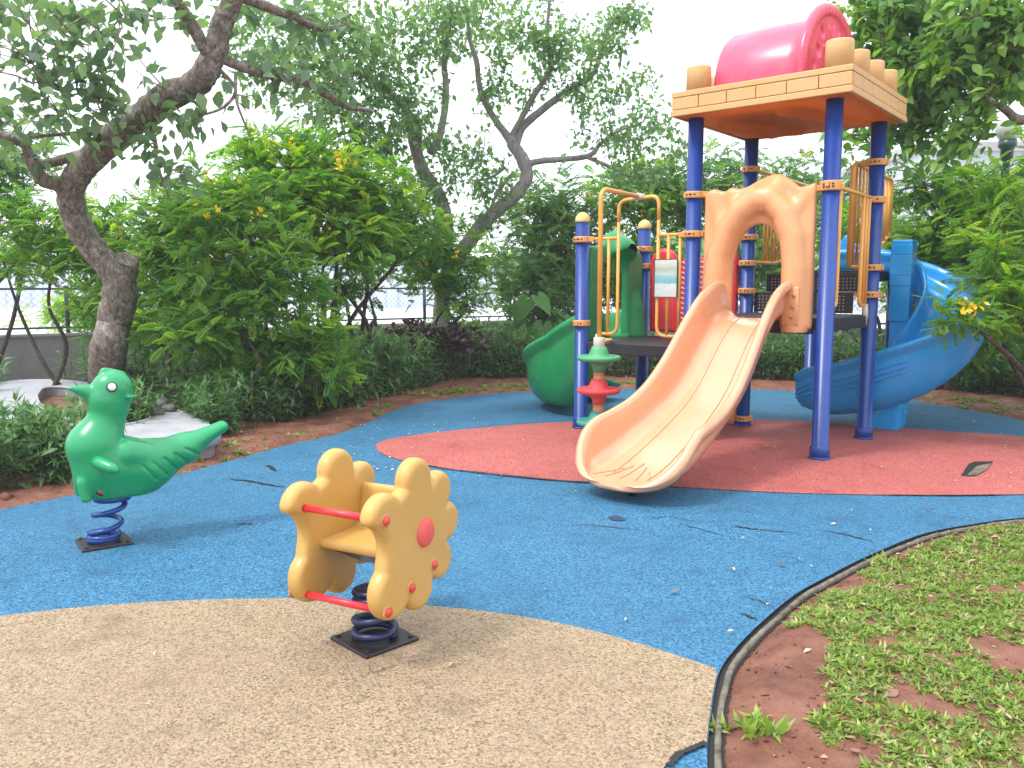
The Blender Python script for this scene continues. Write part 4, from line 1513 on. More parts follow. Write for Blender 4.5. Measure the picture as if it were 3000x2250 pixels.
def rock_mesh(r, seed):
    g = np.random.default_rng(seed)
    n, m = 10, 7
    V, F = lathe([(max(.02, math.sin(t)) * 1.0, -math.cos(t)) for t in np.linspace(.15, math.pi - .15, m)], n=n)
    V = V * (1 + .16 * g.normal(size=(len(V), 1))) * (r * g.uniform(.8, 1.2), r * g.uniform(.7, 1.1), r * g.uniform(.5, .75))
    return V, F


rk = [(430, 1200, .12, "largest rounded grey rock of the heap on the white planter"), (470, 1192, .09, "grey rock behind and right of the largest one on the planter"), (395, 1196, .10, "second largest grey rock, left of the largest one on the planter"),
      (458, 1214, .085, "grey rock in front of the largest one, lowest of the planter heap"), (375, 1212, .075, "small grey rock at the front left of the planter heap"), (497, 1206, .07, "smallest grey rock, rightmost of the heap on the planter"), (340, 1196, .08, "grey rock nearest to the duck's neck, leftmost of the planter heap")]
for i, (x, y, r, lab) in enumerate(rk):
    p = G(x, y, zp)
    o = mobj("rock", rock_mesh(r, 20 + i), M['rock'], None)
    o.location = (p[0], p[1], zp + r * .32)
    o['label'] = lab
    o['category'] = "rock"
    o['group'] = "rocks on the white planter"

# ------------------------------------------------------------------ vegetation
def t_ovate(w=.28, droop=.14, fold=.07):
    V = np.array([(0, 0, 0), (-w * .8, .26, fold * .8), (0, .30, 0), (w * .8, .26, fold * .8), (-w, .52, fold - droop * .25), (0, .55, -droop * .3), (w, .52, fold - droop * .25), (0, 1, -droop)])
    F = np.array([(0, 2, 1), (0, 3, 2), (1, 2, 5), (1, 5, 4), (2, 3, 6), (2, 6, 5), (4, 5, 7), (5, 6, 7)])
    return V, F


def t_simple(w=.28, droop=.14, fold=.07):
    V = np.array([(0, 0, 0), (-w, .45, fold - droop * .2), (0, .5, -droop * .25), (w, .45, fold - droop * .2), (0, 1, -droop)])
    return V, np.array([(0, 2, 1), (0, 3, 2), (1, 2, 4), (2, 3, 4)])


def t_lance(w=.085, droop=.30):
    V = np.array([(0, 0, 0), (-w, .38, .05), (0, .40, .02), (w, .38, .05), (0, 1, -droop)])
    return V, np.array([(0, 2, 1), (0, 3, 2), (1, 2, 4), (2, 3, 4)])


def t_frond(n=7, lw=.075, ll=.30, droop=.22, seed=0):
    """pinnate leaf: pairs of oblong leaflets on a rachis"""
    g = np.random.default_rng(seed)
    V, F = [], []
    for i in range(n):
        y = .16 + .78 * i / (n - 1)
        k = (1 - .35 * abs(i / (n - 1) - .55) * 1.6)
        for s in (-1, 1):
            a = math.radians(62 - 22 * i / n + g.normal() * 6)
            dx, dy = s * math.sin(a), math.cos(a)
            L = ll * k * g.uniform(.9, 1.1)
            z = -droop * y * y
            b = len(V)
            px, py = -dy * s, dx * s
            V += [(0, y, z), (dx * L * .5 + px * lw, y + dy * L * .5 + py * lw, z + .03), (dx * L, y + dy * L, z - .05), (dx * L * .55 - px * lw, y + dy * L * .55 - py * lw, z + .03)]
            F += [(b, b + 1, b + 2), (b, b + 2, b + 3)]
    b = len(V)
    V += [(0, .93, -droop * .87), (-lw, 1.06, -droop), (0, 1.2, -droop * 1.25), (lw, 1.06, -droop)]
    F += [(b, b + 1, b + 2), (b, b + 2, b + 3)]
    b = len(V)
    V += [(-.006, 0, 0), (.006, 0, 0), (0, 1, -droop), (0, .5, -droop * .25)]
    F += [(b, b + 1, b + 3), (b + 3, b + 1, b + 2)]
    return np.array(V), np.array(F)


def unit(v):
    return v / (np.linalg.norm(v, axis=-1, keepdims=True) + 1e-9)


def frames(d, n):
    d = unit(d)
    s = unit(np.cross(d, n))
    n2 = np.cross(s, d)
    return np.stack([s, d, n2], -1)             # columns


def scatter(T, pos, R, sc, tint):
    V, F = T
    N = len(pos)
    W_ = np.einsum('nij,vj->nvi', R, V) * sc[:, None, None] + pos[:, None, :]
    Fa = (F[None] + (np.arange(N) * len(V))[:, None, None]).reshape(-1, F.shape[1])
    return W_.reshape(-1, 3), Fa, np.repeat(tint, len(F))


def cat(parts):
    V, F, T, n = [], [], [], 0
    for v, f, t in parts:
        V.append(v)
        F.append(f + n)
        T.append(t)
        n += len(v)
    return np.vstack(V), np.vstack(F), np.concatenate(T)


def in_view(p):
    d = p - _C
    z = d @ _W
    x, y = 1500 + FPX * (d @ _R) / z, 1125 - FPX * (d @ _U) / z
    return (z > 0) & (x > -20) & (x < 3020) & (y > -20) & (y < 2270), z


def grow(name, label, category, base, limbs, crowns, T, mat, barkm, per=8, size=.1, sigma=.12, hang=.2, flat=.6, whorl=False, twig=.010,
         single=0, leafname="leaf", flowers=0, group=None, tintmu=.5, tintsd=.2):
    t = thing(name, label, category, base, group=group)
    nodes, nrad = [], []
    lm = []
    for k, (pts, rad) in enumerate(limbs):
        L = smooth_line(pts, 7)
        r = np.interp(np.linspace(0, 1, len(L)), np.linspace(0, 1, len(rad)), rad)
        if rad[0] > .05:
            L = L + np.cumsum(rng.normal(size=L.shape) * .0022, axis=0)
            r = r * (1 + .03 * np.sin(np.arange(len(L)) * .9 + k) + .018 * rng.normal(size=len(L)))
        lm.append(tube(L, r, 14 if rad[0] > .05 else 8, rough=.03))
        st = len(L) // 4 if k == 0 else 2
        nodes += list(L[st:])
        nrad += list(r[st:])
    mobj("trunk", lm[0], barkm, t)
    for v in lm[1:]:
        mobj("limb", v, barkm, t)
    nodes = np.array(nodes)
    C_, CI = [], []
    for ci, (c, r, n) in enumerate(crowns):
        u = unit(rng.normal(size=(n, 3))) * (rng.random((n, 1)) ** (1 / 2.2))
        C_.append(np.asarray(c) + u * np.asarray(r) * (1 + .20 * rng.normal(size=(n, 1))))
    C_ = np.vstack(C_)
    C_ = C_[C_[:, 2] > .12]
    d0 = np.array([np.min(((nodes - c) ** 2).sum(1)) for c in C_])
    C_ = C_[np.argsort(d0)]
    tw, P_, Dd, clid = [], [], [], []
    nl = [nodes]
    arr = nodes
    for i, c in enumerate(C_):
        if i % 20 == 0 and i:
            arr = np.vstack(nl)
            nl = [arr]
        j = np.argmin(((arr - c) ** 2).sum(1) + .25 * np.maximum(0, arr[:, 2] - c[2]))
        a = arr[j]
        dv = c - a
        ln = np.linalg.norm(dv)
        m = a + dv * .5 + rng.normal(size=3) * .12 * ln + (0, 0, .10 * ln)
        s = np.linspace(0, 1, 5)[:, None]
        q = (1 - s) ** 2 * a + 2 * s * (1 - s) * m + s * s * c
        nl.append(q[1:])
        rr = twig * (.5 + .5 * min(1, ln)) * np.linspace(1, .35, 5)
        tw.append(tube(q, rr, 4, False))
        dirn = unit(q[-1] - q[-2])
        k = max(1, int(per * rng.uniform(.6, 1.4)))
        if whorl:
            p = c + rng.normal(size=(k, 3)) * sigma * .35
            az = rng.uniform(0, 2 * math.pi) + np.arange(k) * 2.4
            dd_ = np.c_[np.cos(az), np.sin(az), rng.normal(size=k) * .55 + .15 - hang] + dirn * .55
        else:
            p = c - dirn * (rng.random((k, 1)) * sigma * 2.2) + rng.normal(size=(k, 3)) * sigma * .55
            dd_ = rng.normal(size=(k, 3)) * .8 + dirn * .5 - (0, 0, hang)
        P_.append(p)
        Dd.append(dd_)
        clid.append(np.full(k, i))
    P_, Dd, clid = np.vstack(P_), np.vstack(Dd), np.concatenate(clid)
    N = len(P_)
    nn = rng.normal(size=(N, 3)) * (1 - flat) + (0, 0, 1)
    R_ = frames(Dd, nn)
    sc = size * rng.uniform(.65, 1.3, N)
    ct = rng.normal(size=len(C_)) * tintsd * .7
    ti = np.clip(tintmu + ct[clid] + rng.normal(size=N) * tintsd * .7, 0, 1)
    # joined twigs
    V, F, n = [], [], 0
    for v, f in tw:
        V.append(v)
        F.append(np.array(f) + n)
        n += len(v)
    put("twigs", fresh_mesh("twigs", np.vstack(V), np.vstack(F)), barkm, t, dict(kind='stuff'))
    keep = np.ones(N, bool)
    if single:
        vis, z = in_view(P_)
        idx = np.where(vis)[0]
        idx = idx[np.argsort(z[idx] / sc[idx])][:single]
        keep[idx] = False
        Ts = T if isinstance(T, list) else [T]
        mes = []
        for k in range(8):
            me = fresh_mesh(leafname, *Ts[k % len(Ts)], tint=np.full(len(Ts[k % len(Ts)][1]), (k + .5) / 8))
            me.materials.append(mat)
            mes.append(me)
        pinv = t.matrix_basis.inverted()
        for i in idx:
            o = bpy.data.objects.new(leafname, mes[int(min(7, ti[i] * 8))])
            o.parent = t
            o.matrix_parent_inverse = pinv
            Mx = np.eye(4)
            Mx[:3, :3] = R_[i] * sc[i]
            Mx[:3, 3] = P_[i]
            o.matrix_basis = Matrix(Mx.tolist())
            COL.objects.link(o)
    Ts = T if isinstance(T, list) else [T]
    pick = rng.integers(0, len(Ts), N)
    parts = [scatter(Ts[k], P_[keep & (pick == k)], R_[keep & (pick == k)], sc[keep & (pick == k)], ti[keep & (pick == k)]) for k in range(len(Ts))]
    V, F, tt_ = cat(parts)
    me = fresh_mesh("crown", V, F, tt_)
    put("crown", me, mat, t, dict(kind='stuff') if single else None)
    if flowers:
        vis, z = in_view(C_)
        # flowers sit towards the viewer's side and the top
        s_ = -z + .5 * C_[:, 2] + .5 * rng.normal(size=len(C_))
        s_[~vis] = -99
        for i in np.argsort(-s_)[:flowers * 4:4]:
            flower_cluster(C_[i] + rng.normal(size=3) * .04 + unit(_C - C_[i]) * .16 + (0, 0, .05), t)
    return t


_pet = t_ovate(.36, -.12, .10)


def flower_mesh(seed):
    g = np.random.default_rng(seed)
    parts = []
    for k in range(g.integers(4, 8)):
        c = g.normal(size=3) * .035
        ax = unit(g.normal(size=3) + (0, -.6, .5))
        e1 = unit(np.cross(ax, g.normal(size=3)))
        e2 = np.cross(ax, e1)
        a = np.arange(5) * 2 * math.pi / 5
        d = np.cos(a)[:, None] * e1 + np.sin(a)[:, None] * e2 + .35 * ax
        parts.append(scatter(_pet, np.repeat(c[None], 5, 0), frames(d, np.repeat(ax[None], 5, 0)), g.uniform(.022, .034, 5), g.uniform(.1, .9, 5)))
    V, F, T = cat(parts)
    me = fresh_mesh("flower_cluster", V, F, T)
    me.materials.append(M['petal'])
    return me


FL = [flower_mesh(100 + k) for k in range(5)]


def flower_cluster(p, parent):
    o = put("flower_cluster", FL[int(rng.integers(5))], None, parent, dict(kind='stuff'))
    o.location = tuple(map(float, p))
    o.rotation_euler = (0, 0, float(rng.uniform(0, 6)))
    s = float(rng.uniform(1.0, 1.7))
    o.scale = (s, s, s)
    return o


def pl(seq):
    return np.array([D(x, y, Y) for x, y, Y in seq])


OV = t_ovate(.30, .16, .08)
OV2 = t_ovate(.26, .24, .10)
SI = [t_simple(.27, .15, .07), t_simple(.24, .22, .1), t_simple(.30, .08, .04)]
FR = [t_frond(8, .062, .27, .22, 1), t_frond(9, .055, .25, .40, 2), t_frond(7, .07, .29, .08, 3)]
FRf = [t_frond(6, .095, .32, .2, 4), t_frond(6, .085, .29, .38, 5)]

# --- the gnarled tree at left
Y0 = 9.0
base = G(308, 1130)
nl_ = [([(base[0], base[1], -.05)] + [D(x, y, Y) for x, y, Y in ((312, 1040, 9.2), (330, 940, 9.1), (352, 860, 9.0), (335, 800, 8.95), (290, 745, 8.9), (240, 680, 8.8), (208, 600, 8.7), (212, 535, 8.6), (262, 465, 8.5), (340, 392, 8.4),
        (430, 325, 8.2), (490, 275, 8.1), (560, 243, 8.0), (600, 205, 7.9), (625, 145, 7.85), (645, 70, 7.8), (675, 0, 7.7), (700, -90, 7.6), (720, -250, 7.5))],
        [.22, .19, .175, .18, .15, .135, .13, .13, .13, .13, .13, .135, .135, .12, .115, .11, .10, .085, .08, .07]),
       ([D(x, y, Y) for x, y, Y in ((345, 850, 9.0), (362, 800, 8.95), (372, 772, 8.9), (376, 760, 8.88))], [.14, .13, .115, .10]),
       ([D(x, y, Y) for x, y, Y in ((212, 545, 8.6), (165, 540, 8.5), (115, 525, 8.4), (88, 478, 8.3), (70, 430, 8.2), (20, 405, 8.1), (-60, 390, 8.0))], [.085, .075, .07, .06, .05, .045, .035]),
       ([D(x, y, Y) for x, y, Y in ((105, 485, 8.35), (145, 478, 8.4), (190, 466, 8.45), (240, 455, 8.5))], [.045, .045, .05, .06]),
       ([D(x, y, Y) for x, y, Y in ((625, 170, 7.85), (590, 120, 7.7), (555, 60, 7.6), (515, 0, 7.5), (470, -90, 7.4))], [.07, .06, .055, .05, .04]),
       ([D(x, y, Y) for x, y, Y in ((655, 172, 7.85), (720, 200, 7.9), (800, 222, 8.0), (900, 242, 8.2), (950, 275, 8.3), (1010, 310, 8.5), (1090, 325, 8.7))], [.05, .045, .042, .038, .034, .028, .02]),
       ([D(x, y, Y) for x, y, Y in ((690, -20, 7.7), (760, 10, 7.8), (850, 40, 8.0), (930, 78, 8.2), (1010, 70, 8.4))], [.055, .045, .04, .03, .02]),
       ([D(x, y, Y) for x, y, Y in ((430, 330, 8.2), (455, 420, 8.1), (458, 470, 8.05), (480, 540, 8.0), (500, 590, 8.0))], [.03, .022, .016, .012, .008]),
       ([D(x, y, Y) for x, y, Y in ((640, 200, 7.9), (690, 260, 7.8), (660, 310, 7.8), (600, 335, 7.9), (520, 350, 8.0))], [.02, .016, .014, .011, .008]),
       ([D(x, y, Y) for x, y, Y in ((690, 215, 7.9), (692, 290, 7.8), (712, 350, 7.8), (735, 400, 7.9))], [.016, .013, .010, .006]),
       ([D(x, y, Y) for x, y, Y in ((330, 395, 8.4), (240, 390, 8.2), (160, 395, 8.0), (80, 402, 7.8))], [.028, .022, .018, .012])]
ncr = [(D(130, 60, 7.4), (.62, .5, .30), 23), (D(290, 110, 7.4), (.45, .5, .34), 21), (D(40, 180, 7.2), (.35, .5, .35), 7), (D(210, 230, 7.5), (.5, .5, .25), 15), (D(110, 320, 7.8), (.55, .5, .28), 18),
       (D(300, 330, 8.0), (.35, .5, .25), 10), (D(510, 60, 7.4), (.16, .3, .25), 5), (D(560, 370, 7.9), (.30, .3, .28), 9), (D(500, 480, 8.0), (.28, .3, .25), 7), (D(40, 440, 8.2), (.35, .4, .22), 7),
       (D(850, 60, 8.2), (.7, .5, .35), 19), (D(950, 220, 8.4), (.6, .5, .4), 15), (D(750, 250, 8.1), (.45, .4, .30), 11), (D(20, -60, 7.2), (.9, .8, .25), 15), (D(400, 420, 8.1), (.25, .3, .2), 5)]
near = grow("leaning_tree", "gnarled grey-barked tree with a crooked leaning trunk and a sawn stub, behind the green duck", "tree", (base[0], base[1], 0), nl_, ncr,
            [OV, OV2], M['leaf_near'], M['bark_near'], per=7, size=.14, sigma=.16, hang=.45, flat=.35, twig=.012, single=300)

# --- forked tree beyond the shrubs
base = G(1290, 1062)
fl_ = [([(base[0], base[1], -.05)] + [D(x, y, Y) for x, y, Y in ((1291, 1000, 13.1), (1294, 930, 13.0), (1300, 860, 13.0), (1318, 790, 12.9), (1312, 720, 12.9), (1308, 640, 12.8), (1285, 570, 12.7), (1245, 505, 12.6), (1222, 440, 12.5), (1205, 370, 12.4), (1190, 280, 12.3))],
        [.18, .145, .125, .125, .12, .10, .10, .10, .095, .085, .06, .04]),
       ([D(x, y, Y) for x, y, Y in ((1308, 840, 13.0), (1335, 765, 13.0), (1372, 712, 13.0), (1405, 668, 13.0), (1455, 615, 13.0), (1512, 565, 13.0), (1540, 515, 13.0), (1530, 470, 13.0), (1500, 425, 13.0), (1490, 400, 13.0))], [.11, .11, .115, .11, .105, .10, .10, .10, .09, .08]),
       ([D(x, y, Y) for x, y, Y in ((1490, 405, 13), (1450, 350, 12.9), (1410, 270, 12.8), (1397, 180, 12.7), (1375, 100, 12.7), (1365, -40, 12.6))], [.065, .05, .045, .04, .03, .02]),
       ([D(x, y, Y) for x, y, Y in ((1495, 410, 13), (1525, 350, 12.9), (1560, 280, 12.8), (1610, 195, 12.7), (1600, 110, 12.6), (1605, 0, 12.5))], [.055, .045, .045, .04, .03, .02]),
       ([D(x, y, Y) for x, y, Y in ((1510, 430, 13), (1530, 375, 13), (1600, 310, 12.9), (1680, 255, 12.8), (1740, 210, 12.7), (1770, 110, 12.6), (1800, 50, 12.6))], [.065, .06, .055, .045, .035, .025, .015]),
       ([D(x, y, Y) for x, y, Y in ((1540, 480, 13), (1600, 470, 12.9), (1720, 458, 12.7), (1760, 420, 12.6), (1810, 385, 12.5), (1880, 360, 12.4))], [.05, .045, .04, .03, .02, .012]),
       ([D(x, y, Y) for x, y, Y in ((1720, 460, 12.7), (1790, 490, 12.6), (1840, 515, 12.5), (1890, 520, 12.5))], [.03, .025, .02, .01]),
       ([D(x, y, Y) for x, y, Y in ((1505, 505, 13), (1460, 560, 12.9), (1435, 620, 12.9), (1420, 660, 13))], [.03, .028, .025, .02]),
       ([D(x, y, Y) for x, y, Y in ((1480, 490, 13), (1440, 520, 12.9), (1400, 530, 12.8))], [.025, .02, .012]),
       ([D(x, y, Y) for x, y, Y in ((1262, 450, 12.6), (1290, 385, 12.5), (1305, 270, 12.4), (1300, 170, 12.3), (1320, 40, 12.2))], [.07, .055, .05, .04, .02]),
       ([D(x, y, Y) for x, y, Y in ((1225, 440, 12.5), (1225, 370, 12.3), (1170, 300, 12.0), (1100, 240, 11.6), (1020, 200, 11.2))], [.05, .045, .04, .03, .02])]
fcr = [(D(900, 130, 11.2), (1.1, .9, .75), 120), (D(1120, 110, 11.6), (1.0, .9, .75), 120), (D(980, 330, 11.4), (.95, .8, .6), 95), (D(1180, 330, 12.0), (.75, .8, .75), 80), (D(1300, 60, 12.2), (.8, .8, .6), 70),
       (D(1480, 60, 12.6), (.75, .8, .55), 70), (D(1600, 150, 12.6), (.7, .7, .6), 72), (D(1760, 100, 12.6), (.55, .6, .5), 34), (D(1850, 60, 12.6), (.4, .5, .35), 18), (D(1720, 270, 12.7), (.55, .6, .42), 34),
       (D(1860, 250, 12.6), (.5, .6, .4), 20), (D(1820, 400, 12.5), (.62, .6, .4), 40), (D(1860, 510, 12.5), (.6, .6, .28), 30), (D(1960, 400, 12.5), (.35, .5, .5), 20), (D(1450, 260, 12.8), (.4, .5, .4), 20),
       (D(1440, 560, 12.8), (.5, .5, .35), 30), (D(1360, 450, 12.6), (.5, .5, .35), 36), (D(1250, 560, 12.4), (.5, .5, .4), 34), (D(1420, 640, 12.9), (.3, .4, .3), 12), (D(1060, 450, 11.8), (.7, .6, .35), 50), (D(700, 150, 11.4), (.5, .6, .6), 30)]
grow("forked_tree", "tall thin-leaved tree with a forked curving trunk in front of the fence, centre", "tree", (base[0], base[1], 0), fl_, fcr,
     SI, M['leaf_far'], M['bark_far'], per=13, size=.105, sigma=.15, hang=.3, flat=.4, twig=.011, single=250)


def shrub(name, label, base_xy, crowns, T, mat, per, size, sigma=.15, flowers=0, stems=3, single=0, group=None, hang=.12, tm=.5, barkm=None, cat_="shrub", whorl=True, flat=.55, twig=.008, leafname="leaf"):
    bx, by = base_xy
    if T is FR or T is FRf:
        size, per = size * .78, per * 1.2
        crowns = [(c, r, int(n * 1.12)) for c, r, n in crowns]
    limbs = []
    for k in range(stems):
        c, r, _ = crowns[k % len(crowns)]
        c = np.asarray(c)
        e = c + rng.normal(size=3) * np.asarray(r) * .3
        b0 = np.array([bx + rng.normal() * .08, by + rng.normal() * .08, soil_z((bx, by)) - .05])
        m1 = b0 + (e - b0) * .35 + rng.normal(size=3) * .15
        m2 = b0 + (e - b0) * .7 + rng.normal(size=3) * .16
        limbs.append((np.array([b0, m1, m2, e]), [.034, .028, .02, .01]))
    return grow(name, label, cat_, (bx, by, 0), limbs, crowns, T, mat, barkm or M['stem'], per=per, size=size, sigma=sigma, hang=hang, flat=flat, whorl=whorl, twig=twig, flowers=flowers, single=single, group=group, tintmu=tm, leafname=leafname)


GS = "flowering shrubs along the fence"
cs, cs2 = M['leaf_cassia'], M['leaf_cassia2']
shrub("flowering_shrub", "green feathery shrub left of the crooked trunk, against the fence", D(200, 1000, 10.2)[:2], [(D(150, 690, 10.4), (.85, .6, .5), 85), (D(330, 740, 10.3), (.6, .6, .7), 85), (D(60, 760, 10.6), (.5, .5, .28), 24), (D(330, 930, 10.2), (.45, .5, .4), 34)], FR, cs, 6, .24, group=GS, flowers=1)
shrub("flowering_shrub", "dense green feathery shrub just right of the crooked trunk", D(520, 1080, 9.4)[:2], [(D(510, 760, 9.7), (.55, .45, .55), 80), (D(590, 880, 9.2), (.6, .5, .5), 90), (D(450, 950, 9.8), (.4, .35, .35), 36), (D(540, 640, 9.8), (.6, .5, .45), 62)], FR, cs, 6, .24, group=GS, flowers=2)
shrub("flowering_shrub", "broad green shrub with orange-yellow blossoms in the middle of the hedge", D(760, 1090, 8.5)[:2], [(D(760, 820, 8.7), (.75, .6, .5), 115), (D(700, 640, 9.0), (.75, .6, .5), 100), (D(640, 960, 8.5), (.5, .5, .38), 55)], FR, cs, 6, .24, group=GS, flowers=5)
shrub("flowering_shrub", "bright yellow-green tall shrub with yellow blossoms under the forked tree", D(930, 1060, 9.8)[:2], [(D(900, 540, 10.0), (.85, .6, .55), 125), (D(1060, 570, 10.2), (.7, .6, .5), 90), (D(800, 500, 10.0), (.6, .6, .5), 70), (D(960, 700, 9.9), (.8, .6, .42), 80)], FR, cs2, 6, .235, group=GS, flowers=8, tm=.45)
shrub("flowering_shrub", "thin-stemmed shrub standing before the fence, sky and fence showing under its crown", D(1060, 1050, 10.4)[:2], [(D(1080, 730, 10.6), (.6, .5, .4), 66), (D(1180, 650, 10.8), (.6, .5, .42), 66), (D(1010, 860, 10.4), (.35, .4, .25), 20)], FRf, cs, 6, .20, group=GS, flowers=2, stems=5)
shrub("flowering_shrub", "yellow-blossomed shrub wrapped round the pale trunk of the forked tree", D(1270, 1040, 12.2)[:2], [(D(1240, 740, 12.2), (.65, .5, .6), 90), (D(1340, 790, 12.2), (.5, .45, .5), 62), (D(1350, 880, 12.2), (.32, .4, .2), 16)], FRf, cs2, 6, .21, group=GS, flowers=6, tm=.35)
shrub("flowering_shrub", "low leafy shrub bulging over the soil strip, lowest of the row", D(850, 1100, 9.1)[:2], [(D(880, 1030, 8.7), (.52, .42, .34), 64), (D(970, 1080, 8.7), (.3, .35, .26), 28), (D(740, 1080, 8.7), (.40, .4, .30), 36)], FR, cs, 6, .21, group=GS)
shrub("dark_shrub", "dark green mass of leaves at the far left edge behind the crooked tree", D(-60, 900, 11)[:2], [(D(-20, 560, 11), (.6, .6, .7), 55), (D(30, 480, 11), (.5, .5, .4), 30)], FR, M['leaf_dark'], 6, .25)
# behind the frame
shrub("bushy_tree", "dense bushy green tree left of the short blue posts", D(1620, 1010, 14.2)[:2], [(D(1610, 640, 14.2), (.75, .7, .75), 120), (D(1580, 820, 14.0), (.85, .7, .75), 135), (D(1690, 720, 14.3), (.6, .6, 1.0), 90), (D(1650, 940, 13.8), (.6, .5, .4), 46)], FRf, M['leaf_dark'], 6, .25, flowers=1, cat_="tree")
shrub("bushy_tree", "yellow-flecked bushy tree behind the bent yellow climbing pole", D(1850, 1010, 14.6)[:2], [(D(1860, 590, 14.6), (.95, .7, .65), 135), (D(1840, 800, 14.5), (1.0, .7, .8), 130), (D(1990, 600, 14.8), (.6, .6, .7), 75)], FRf, cs, 6, .25, flowers=4, cat_="tree")
shrub("bushy_tree", "bushy tree with yellow flowers seen under the roof of the tower", D(2250, 1010, 14.4)[:2], [(D(2140, 560, 14.4), (1.0, .7, .8), 140), (D(2380, 600, 14.2), (1.0, .7, .75), 120), (D(2200, 800, 14.2), (1.1, .7, .6), 110)], FRf, M['leaf_dark'], 6, .25, flowers=2, cat_="tree")
shrub("bushy_tree", "green tree filling the gap between the tower and the blue column", D(2560, 1010, 12.6)[:2], [(D(2500, 700, 12.8), (.7, .6, .7), 75), (D(2680, 740, 12.0), (.85, .6, .75), 110)], FRf, cs, 6, .25, cat_="tree")
# right-hand side
shrub("flowering_shrub", "large bright shrub with yellow flowers reaching over the blue spiral slide", (5.35, 7.35), [(D(3000, 840, 7.2), (.52, .5, .40), 70), (D(2850, 925, 6.95), (.26, .3, .12), 14), (D(3080, 700, 7.4), (.7, .6, .7), 90), (D(2960, 680, 7.8), (.5, .5, .3), 48), (D(2900, 560, 8.0), (.42, .4, .18), 22)], FR, cs2, 6, .20, flowers=5, single=220, tm=.42, leafname="frond")
shrub("flowering_shrub", "tall feathery shrub behind the large yellow-flowered one at right", (5.9, 9.2), [(D(2880, 640, 9.2), (.70, .6, .34), 75), (D(2760, 545, 9.4), (.5, .5, .25), 34), (D(2790, 740, 9.3), (.62, .5, .45), 85), (D(3040, 560, 9.0), (.5, .6, .5), 46), (D(2900, 930, 9.3), (.8, .5, .45), 85), (D(2720, 840, 9.9), (.5, .5, .5), 50)], FR, cs, 6, .24, flowers=2, tm=.45)
rb = (6.6, 8.8)
rl = [(np.array([(6.6, 8.8, -.1), (6.55, 8.7, 1.2), D(3080, 520, 8.5), D(3060, 300, 8.4), D(2960, 110, 8.2), D(2900, -60, 8.0)]), [.16, .14, .12, .10, .085, .06]),
      (np.array([D(3060, 330, 8.4), D(2990, 350, 8.2), D(2950, 320, 8.0), D(2900, 290, 7.9)]), [.06, .045, .035, .02]),
      (np.array([D(3010, 190, 8.3), D(2930, 200, 8.4), D(2820, 190, 8.6), D(2700, 160, 8.8), D(2600, 150, 9.0)]), [.07, .06, .045, .03, .02]),
      (np.array([D(2820, 190, 8.6), D(2720, 300, 8.8), D(2600, 380, 9.0), D(2450, 400, 9.2)]), [.04, .03, .02, .012])]
grow("broadleaf_tree", "tall broad-leaved tree with glossy leaves rising behind the roof at upper right", "tree", (6.6, 8.8, 0), rl,
     [(D(2620, 90, 9.2), (.55, .6, .55), 66), (D(2780, 120, 8.6), (.7, .7, .6), 120), (D(2920, 70, 8.0), (.6, .6, .42), 70), (D(2720, 250, 8.8), (.5, .6, .36), 56), (D(2850, 220, 8.3), (.55, .6, .30), 52), (D(2560, 400, 9.2), (.55, .4, .16), 20), (D(3040, 60, 7.8), (.4, .5, .3), 28), (D(2700, -40, 8.8), (.8, .7, .3), 50), (D(2690, 340, 8.9), (.40, .5, .20), 16), (D(2810, 360, 8.3), (.30, .4, .18), 12), (D(2660, 415, 9.0), (.35, .4, .2), 13), (D(2790, 450, 8.6), (.33, .4, .18), 13), (D(2560, 20, 9.2), (.35, .5, .4), 26)],
     [OV, OV2], M['leaf_right'], M['bark_near'], per=11, size=.13, sigma=.14, hang=.3, flat=.45, twig=.011, single=250)

# --- ribbon-leaved hedge along the soil bed
hedge_front = gl([(-300, 1500), (0, 1442), (230, 1415), (450, 1338), (560, 1312), (633, 1302), (768, 1262), (904, 1235), (1045, 1198), (1135, 1173), (1226, 1149), (1361, 1119), (1520, 1112), (1800, 1110), (2200, 1118),
                  (2450, 1128), (2700, 1143), (2850, 1158), (3000, 1174), (3300, 1215)])
HF0 = smooth_line(hedge_front, 8)[:, :2]
HT = unit(np.gradient(HF0, axis=0))
HN0 = np.c_[-HT[:, 1], HT[:, 0]]                # away from the play surface
LAN = [t_lance(.115, .28), t_lance(.10, .10), t_lance(.13, .45)]


